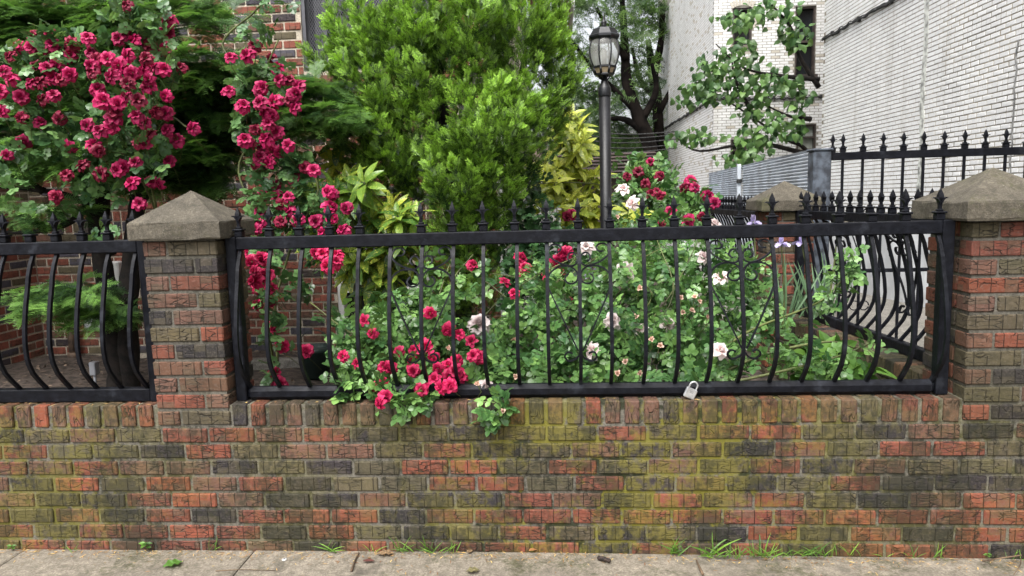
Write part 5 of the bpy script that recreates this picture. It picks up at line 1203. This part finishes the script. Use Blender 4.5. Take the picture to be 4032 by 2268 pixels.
iris(tuple(s25(1490,830,4.2)),[(1483,684,4.2),(1500,690,4.2)],'lilac iris blooms behind a scroll at mid fence',.9)
iris(tuple(s25(2080,790,4.6)),[(2108,560,4.6)],'pale lilac iris with the highest bloom near the side fence',1.0)
# broad-leaved ground plants at the right
hp=empty('leafy_plant',tuple(s25(2090,960,3.6)),'clump of broad bright green leaves in the corner by the side wall','plant')
bl=[(2090,930,70,26,3.45,.2),(2030,945,60,24,3.3,.15),(2150,945,50,22,3.35,.15),(2080,900,50,24,3.8,.2)]
pos,_=blobs(bl,120); d,nr=leaf_dirs(120,(0,-.6,.35),.8,.7); plant_leaves(hp,T_BROAD,ML_BROAD,pos,d,nr,RNG.uniform(.55,.9,120),np.clip(RNG.normal(1.1,.5,120),0,2))
# ------------------------------------------------------------------ catalpa between the white buildings
ct=empty('catalpa_tree',(5.9,16.6,-.5),'catalpa tree with large heart shaped leaves between the two white buildings','tree')
limb(ct,'trunk',[(6.3,16.6,-.6)]+px([(2098,430,16.5),(2090,330,16.5),(2092,200,16.4),(2090,60,16.3)]),[.14,.12,.10,.08,.05],M_BARK,8)
for p in ([(2055,420,16.5),(2020,370,16.4),(1975,350,16.3),(1900,300,16.2),(1830,255,16.1),(1770,235,16)],[(2060,220,16.4),(2010,140,16.3),(1990,70,16.2),(1940,10,16),(1900,-40,16)],[(2040,390,16.4),(1900,360,16.2),(1760,380,16),(1700,345,16)],[(2060,200,16.4),(1960,190,16.2),(1870,170,16.1),(1800,110,16)],[(1900,300,16.2),(1850,200,16),(1840,130,16)],[(2040,300,16.3),(1980,290,16.2),(1900,250,16.1)]):
    limb(ct,'branch',px(p),[.06,.045,.03,.02,.012],M_BARK,6)
CT=[(1860,140,60,50,16,.4,1.2),(1800,210,60,50,16,.4),(1740,235,60,36,15.9,.4,1.1),(1880,220,70,50,16,.4,1.1),(1960,200,70,40,16.1,.4),(1900,40,80,40,16,.4,.9),(1830,50,50,26,16,.3,.6),(2000,80,50,50,16.1,.4),(1960,20,60,30,16,.3,.7),(1980,320,60,40,16,.4,1.2),(1900,340,70,36,16,.4,1.1),(1760,340,80,24,15.9,.3,1.1),(1860,400,60,26,15.9,.3,1.1),(1900,370,50,40,15.9,.3),(2010,240,36,50,16.2,.3),(1700,350,30,14,15.9,.2,.9),(1790,165,50,40,15.9,.3,.9),(1900,280,60,30,16,.3,.7)]
n=1000; pos,_=blobs(CT,n); d=nrmz(RNG.normal(size=(n,3))*.6+np.array([-.25,-.35,-.75])); nr=RNG.normal(size=(n,3))*.4+np.array([-.1,-.8,.6]); plant_leaves(ct,T_HEART,ML_CAT,pos,d,nr,RNG.uniform(.42,.78,n),np.clip(RNG.normal(1.0,.8,n),0,2.4))
# ------------------------------------------------------------------ locust trees far behind
M_DARKBARK=plain('wet_dark_bark',(.008,.006,.005),.9,var=.4,scale=3,bump=.5,bscale=9,spec=.1)
def locust(label,trunks,bl,n,seed,foot):
    t=empty('locust_tree',foot,label,'tree','big dark trees behind the lamp post')
    for nm,p,r_ in trunks: limb(t,nm,px(p),[q*.9 for q in r_],M_DARKBARK,8,knobs=.08)
    pos,_=blobs(bl,n); d=nrmz(RNG.normal(size=(n,3))*.8+np.array([0,-.2,-.35])); nr=RNG.normal(size=(n,3))*.5+np.array([0,-.4,.8]); parts=[]
    for s_ in range(3):
        i=np.arange(n)%3==s_; parts.append(scatter(locust_spray(s_),pos[i],d[i],nr[i],RNG.uniform(.8,1.35,i.sum()),tipw=np.clip(RNG.normal(1.1,.7,i.sum()),0,2.6)))
    V,F,T=cat_meshes(parts); tag(link('crown',np_mesh('crown',V,F,ML_LOC,T),t),kind='stuff')
locust('dark locust tree with leaning forked trunk behind the lamp post',[('trunk',[(1660,520,22),(1635,370,22),(1605,290,22),(1578,210,22),(1572,120,22.2),(1565,0,22.4)],[.27,.25,.21,.18,.14,.09]),('branch',[(1600,280,22),(1540,220,22),(1490,170,22),(1430,90,22.3)],[.12,.09,.07,.04]),('branch',[(1620,330,22),(1570,300,22),(1520,300,22)],[.14,.1,.05]),('branch',[(1575,150,22),(1540,90,22),(1500,20,22)],[.12,.08,.05]),('branch',[(1610,310,22),(1650,230,22),(1640,160,22)],[.14,.1,.06])],
   [(1500,-20,80,50,22,1.5),(1440,40,40,60,22,1.5,.9),(1480,120,50,50,22.5,1.5,.8),(1550,60,50,60,22,1.5,.8),(1600,80,40,60,22,1.5,.8),(1450,190,50,50,23,1.5,.9),(1530,250,60,50,23,1.5,1.2),(1600,230,60,60,23,1.5,.8),(1560,330,90,40,23.5,1.5,1.3),(1500,340,60,50,23.5,1.5,1.3),(1620,150,40,50,22.5,1.2,.7)],520,1,tuple(s25(1660,520,22)))
locust('straighter dark locust tree beside the farther white building',[('trunk',[(1672,520,25),(1660,380,25),(1652,250,25),(1640,170,25),(1630,100,25)],[.24,.22,.2,.17,.1]),('branch',[(1645,190,25),(1662,110,25),(1668,20,25)],[.15,.12,.08]),('branch',[(1650,250,25),(1610,200,25),(1590,120,25)],[.12,.09,.05]),('branch',[(1655,290,25),(1690,220,25),(1720,150,25)],[.12,.09,.05])],
   [(1640,40,40,70,25,1.5),(1600,0,60,40,25,1.5,.8),(1650,180,30,70,25.5,1.5,.7),(1640,300,40,60,26,1.5,1.2),(1560,200,60,60,26,1.5,.7),(1470,260,50,60,26,1.5,1.2)],330,2,tuple(s25(1672,520,25)))
hb=[(1450,370,90,40,27,2),(1560,390,90,40,27,2),(1650,390,60,40,27,2)]
pos,_=blobs(hb,420); n=420; d=nrmz(RNG.normal(size=(n,3))+np.array([0,-.2,-.2])); nr=RNG.normal(size=(n,3))*.5+np.array([0,-.4,.8]); V,F,T=scatter(locust_spray(7),pos,d,nr,RNG.uniform(1,1.6,n),tipw=np.clip(RNG.normal(.6,.5,n),0,2))
tag(link('far_foliage',np_mesh('far_foliage',V,F,ML_LOC,T)),'dense green undergrowth below the far trees','shrubs',kind='stuff')
# ------------------------------------------------------------------ weeds, leaves and twigs on the sidewalk
def wz(px_,py_): 
    p=at(px_,py_,1.0); v=p-np.array([0,0,CAM_H]); k=(0.003-CAM_H)/v[2]; return v*k+np.array([0,0,CAM_H])
T_GR=leaflet(.10,.0032,4,.5,.45,.35,base=.7)
def tuft(x,y,n,h,label,wide=.02):
    p=wz(x,y); p[1]=min(p[1],FACE-.012); t=empty('grass_tuft',tuple(p),label,'weed','weeds along the foot of the wall')
    pos=p+np.stack([RNG.normal(0,wide,n),RNG.normal(-.004,.006,n),np.zeros(n)],1); d=np.stack([RNG.normal(0,.6,n),RNG.normal(-.45,.3,n),np.ones(n)],1); nr=np.stack([RNG.normal(0,.4,n),-np.ones(n)*.5,np.ones(n)*.7],1)
    V,F,T=scatter(T_GR,pos,d,nr,RNG.uniform(.6,1.15,n)*h,tipw=RNG.uniform(.4,2.2,n)); link('blades',np_mesh('blades',V,F,ML_GRASS,T),t)
z1=lambda x,y:(x*.53,1500+y*.53); z2=lambda x,y:(1344+x*.53,1500+y*.53); z3=lambda x,y:(2688+x*.53,1500+y*.53)
for (x,y),n,h,w,lb in [(z1(2475,1265),7,.75,.012,'small grass tuft below the left end of middle coping'),(z1(545,1262),5,.5,.015,'flat lying grass blades near the left end of the wall foot'),(z1(1600,1245),5,.55,.012,'sparse grass blades just right of the pillar line at wall foot'),
     (z2(480,1262),11,.75,.022,'leftmost of three close grass tufts below the hanging red roses'),(z2(665,1268),12,.7,.02,'middle of three close grass tufts below the hanging red roses'),(z2(800,1262),9,.7,.02,'rightmost of three close grass tufts below the hanging red roses'),(z2(255,1250),4,.5,.008,'tiny grass sprig left of the three close tufts'),
     (z2(2480,1280),16,.8,.016,'dense grass tuft on the sidewalk below the padlock'),(z3(215,1300),10,1.25,.014,'tallest grass tuft with long arching blades right of the padlock'),(z3(440,1308),46,.62,.085,'wide low grass patch right of the tall arching tuft'),(z3(585,1300),12,1.0,.022,'tall tuft at the right end of the wide grass patch'),
     (z3(740,1300),8,.5,.025,'thin grass sprigs right of the wide patch'),(z3(935,1300),16,.75,.026,'star shaped grass tuft in the middle of the right wall foot'),(z3(1080,1295),10,.55,.03,'low grass tuft just right of the star shaped one'),(z3(1255,1298),6,.75,.012,'lone upright grass sprig at the right wall foot'),(z3(1495,1300),4,.5,.008,'tiny grass sprig below a row of red bricks at right'),(z3(1680,1310),7,.55,.02,'flat grass tuft below the right pillar joint'),(z3(1885,1310),6,.6,.015,'small grass tuft under the black brick at right'),(z3(2480,1320),8,.5,.02,'grass tuft at far right corner beside the grey twig')]:
    tuft(x,y,n,h,lb,w)
def seedling(x,y,h,label):
    p=wz(x,y); p[1]=min(p[1],FACE-.012); t=empty('weed_seedling',tuple(p),label,'weed','weeds along the foot of the wall')
    limb(t,'stem',[tuple(p),(p[0]+.004,p[1]-.008,p[2]+h*.5),(p[0],p[1]-.012,p[2]+h)],[.0016,.0013,.001],M_TWIG,5)
    k=6; a=np.arange(k)*2.3; pos=np.array([[p[0],p[1]-.011,p[2]+h*(.45+.09*i)] for i in range(k)]); d=np.stack([np.cos(a),np.sin(a)*.7-.3,np.full(k,.25)],1); nr=np.stack([np.zeros(k),-np.ones(k)*.4,np.ones(k)],1)
    V,F,T=scatter(leaflet(.03,.009,4),pos,d,nr,RNG.uniform(.7,1.1,k)*h/.045); link('leaves',np_mesh('leaves',V,F,ML_BROAD,T),t)
seedling(*z1(1105,1250),.045,'leafy weed seedling at wall foot below the left pillar'); seedling(*z1(100,1255),.03,'small weed seedling at far left end of wall foot'); seedling(*z3(2250,1312),.025,'round leaved weed lying near the right crack')
def flat_leaf(x,y,L,Wd,ang,mat,label,name='fallen_leaf',lob=False):
    p=wz(x,y); V,F,T=leaflet(L,Wd,6,.25,.15,.45,base=.2)
    if lob: V=V.copy(); k=np.arange(len(V))//3; V[:,0]*=np.where(k%2==0,1.25,.62)
    me=np_mesh(name,V,F,mat,np.stack([T,np.full(len(T),.4)],1)); M=Matrix.Translation((p[0],p[1],p[2]+.008))@Matrix.Rotation(ang,4,'Z')@Matrix.Rotation(.12,4,'X')
    tag(link(name,me,None,M),label,'leaf')
M_DRYL=plain('dry_brown_leaf',(.22,.14,.07),.8,var=.3,scale=60); M_REDL=plain('dark_red_leaf',(.10,.03,.022),.7,var=.2,scale=60); M_OLL=plain('olive_leaf',(.16,.14,.06),.7,var=.3,scale=60)
flat_leaf(*z1(1215,1395),.075,.030,-.9,ML_BROAD,'green lobed fallen leaf on the sidewalk below the left pillar',lob=True)
flat_leaf(*z2(930,1430),.055,.020,-1.3,M_OLL,'olive curled fallen leaf on the sidewalk left of middle',lob=True); flat_leaf(*z2(160,1352),.05,.011,-1.5,M_REDL,'dark red fallen leaf beside the sidewalk joint'); flat_leaf(*z2(270,1300),.07,.022,-1.4,M_DRYL,'flattened tan fallen leaf under the three grass tufts',lob=True); flat_leaf(*z2(940,1290),.03,.012,-.5,M_DRYL,'small tan fallen leaf at the middle of wall foot'); flat_leaf(*z2(1395,1275),.035,.012,-1.2,plain('orange_leaf',(.36,.16,.05),.8,var=.2),'small orange fallen leaf right of middle at wall foot')
def stick(pts,r_,label,side=None):
    P=[tuple(wz(x,y)+np.array([0,0,r_+h])) for x,y,h in pts]; t=empty('twig',P[0],label,'twig'); limb(t,'stem',P,[r_,r_*.85,r_*.7],M_DRYTWIG,6,knobs=.15)
    if side: limb(t,'side_twig',[tuple(wz(x,y)+np.array([0,0,r_])) for x,y in side],[r_*.7,r_*.6,r_*.4],M_DRYTWIG,5)
stick([(*z2(75,1420),0),(*z2(100,1350),.002),(*z2(130,1285),0)],.0045,'brown twig lying along the sidewalk joint'); stick([(*z1(1600,1415),0),(*z1(1800,1410),.003),(*z1(2045,1412),0)],.0018,'thin straw twig near the round bottle cap')
stick([(*z3(2225,1345),0),(*z3(2380,1338),.01),(*z3(2515,1328),.015)],.0035,'grey forked twig at far right edge of the sidewalk',[z3(2515,1328),z3(2505,1380),z3(2460,1445)]); stick([(*z3(150,1445),0),(*z3(115,1375),.002),(*z3(103,1340),0)],.005,'broken brown twig below the tall arching grass')
pod=wz(*z2(1950,1335)); tp_=empty('seed_pod',tuple(pod),'dark brown wrinkled seed pod on the sidewalk right of middle','seed pod')
rr=random.Random(5); b=MB(); b.tube([tuple(pod+np.array([(k-5)*.0052,.012-abs(k-5)*.0006-k*.0028,.009])) for k in range(11)],[.003]+[.0085+rr.uniform(-.0015,.0015) for _ in range(9)]+[.003],8); b.build('body',plain('dark_pod',(.035,.021,.016),.75,var=.4,scale=120,bump=.8,bscale=150),tp_)
cp=wz(*z1(2113,1332)); cc=empty('bottle_cap',tuple(cp),'small white bottle cap on the sidewalk','bottle cap')
b=MB(); b.lathe([(.0095,.0005),(.0098,.005),(.008,.0065),(.001,.0066)],tuple(cp),16); b.build('cap_shell',M_WHITE,cc); b=MB(); b.lathe([(.0045,.0066),(.0045,.0072),(.003,.0072)],tuple(cp),12); b.build('cap_ring',M_GREY,cc)
# needle litter along the wall foot and on the coping
n=900; xx=RNG.uniform(-2.5,1.9,n); yy=FACE-.012-np.abs(RNG.normal(0,.045,n))-(RNG.random(n)<.12)*RNG.uniform(0,.5,n); pos=np.stack([xx,yy,np.array([ZW(x) for x in xx])+.003],1)
m_=90; px2=RNG.uniform(-2.5,1.5,m_); pos=np.concatenate([pos,np.stack([px2,RNG.uniform(FACE+.004,FACE+.05,m_),np.full(m_,.6425)],1)]); n+=m_
a=RNG.uniform(0,6.28,n); d=np.stack([np.cos(a),np.sin(a),RNG.normal(0,.08,n)],1); nr=np.tile([0,0,1.0],(n,1))+RNG.normal(0,.15,(n,3))
V,F,T=scatter(leaflet(.016,.0013,2,.3,.1,.5,base=.6),pos,d,nr,RNG.uniform(.6,1.5,n),tipw=RNG.uniform(0,2.5,n))
tag(link('needle_litter',np_mesh('needle_litter',V,F,leaf_mat('dry_needles',(.26,.11,.04),(.50,.36,.12),.8,.0,var=.4),T)),'orange brown needle litter along foot of the wall','litter',kind='stuff')

# bark chips and dead leaves lying on the garden soil
n=2600; xx=RNG.uniform(-4.3,1.4,n); yy=RNG.uniform(3.1,6,n); pos=np.stack([xx,yy,np.array([nz(x,y) for x,y in zip(xx,yy)])+.006],1)
a=RNG.uniform(0,6.28,n); d=np.stack([np.cos(a),np.sin(a),RNG.normal(0,.2,n)],1); nr=np.tile([0,0,1.0],(n,1))+RNG.normal(0,.35,(n,3))
V,F,T=scatter(leaflet(.05,.011,2,.3,.2,.5,base=.6),pos,d,nr,RNG.uniform(.3,1.1,n),tipw=RNG.uniform(0,2.5,n))
tag(link('bark_chips',np_mesh('bark_chips',V,F,leaf_mat('bark_chip',(.045,.032,.024),(.19,.14,.10),.9,.0,var=.5),T)),'brown bark chips and dead leaves on the garden soil','litter',kind='stuff')
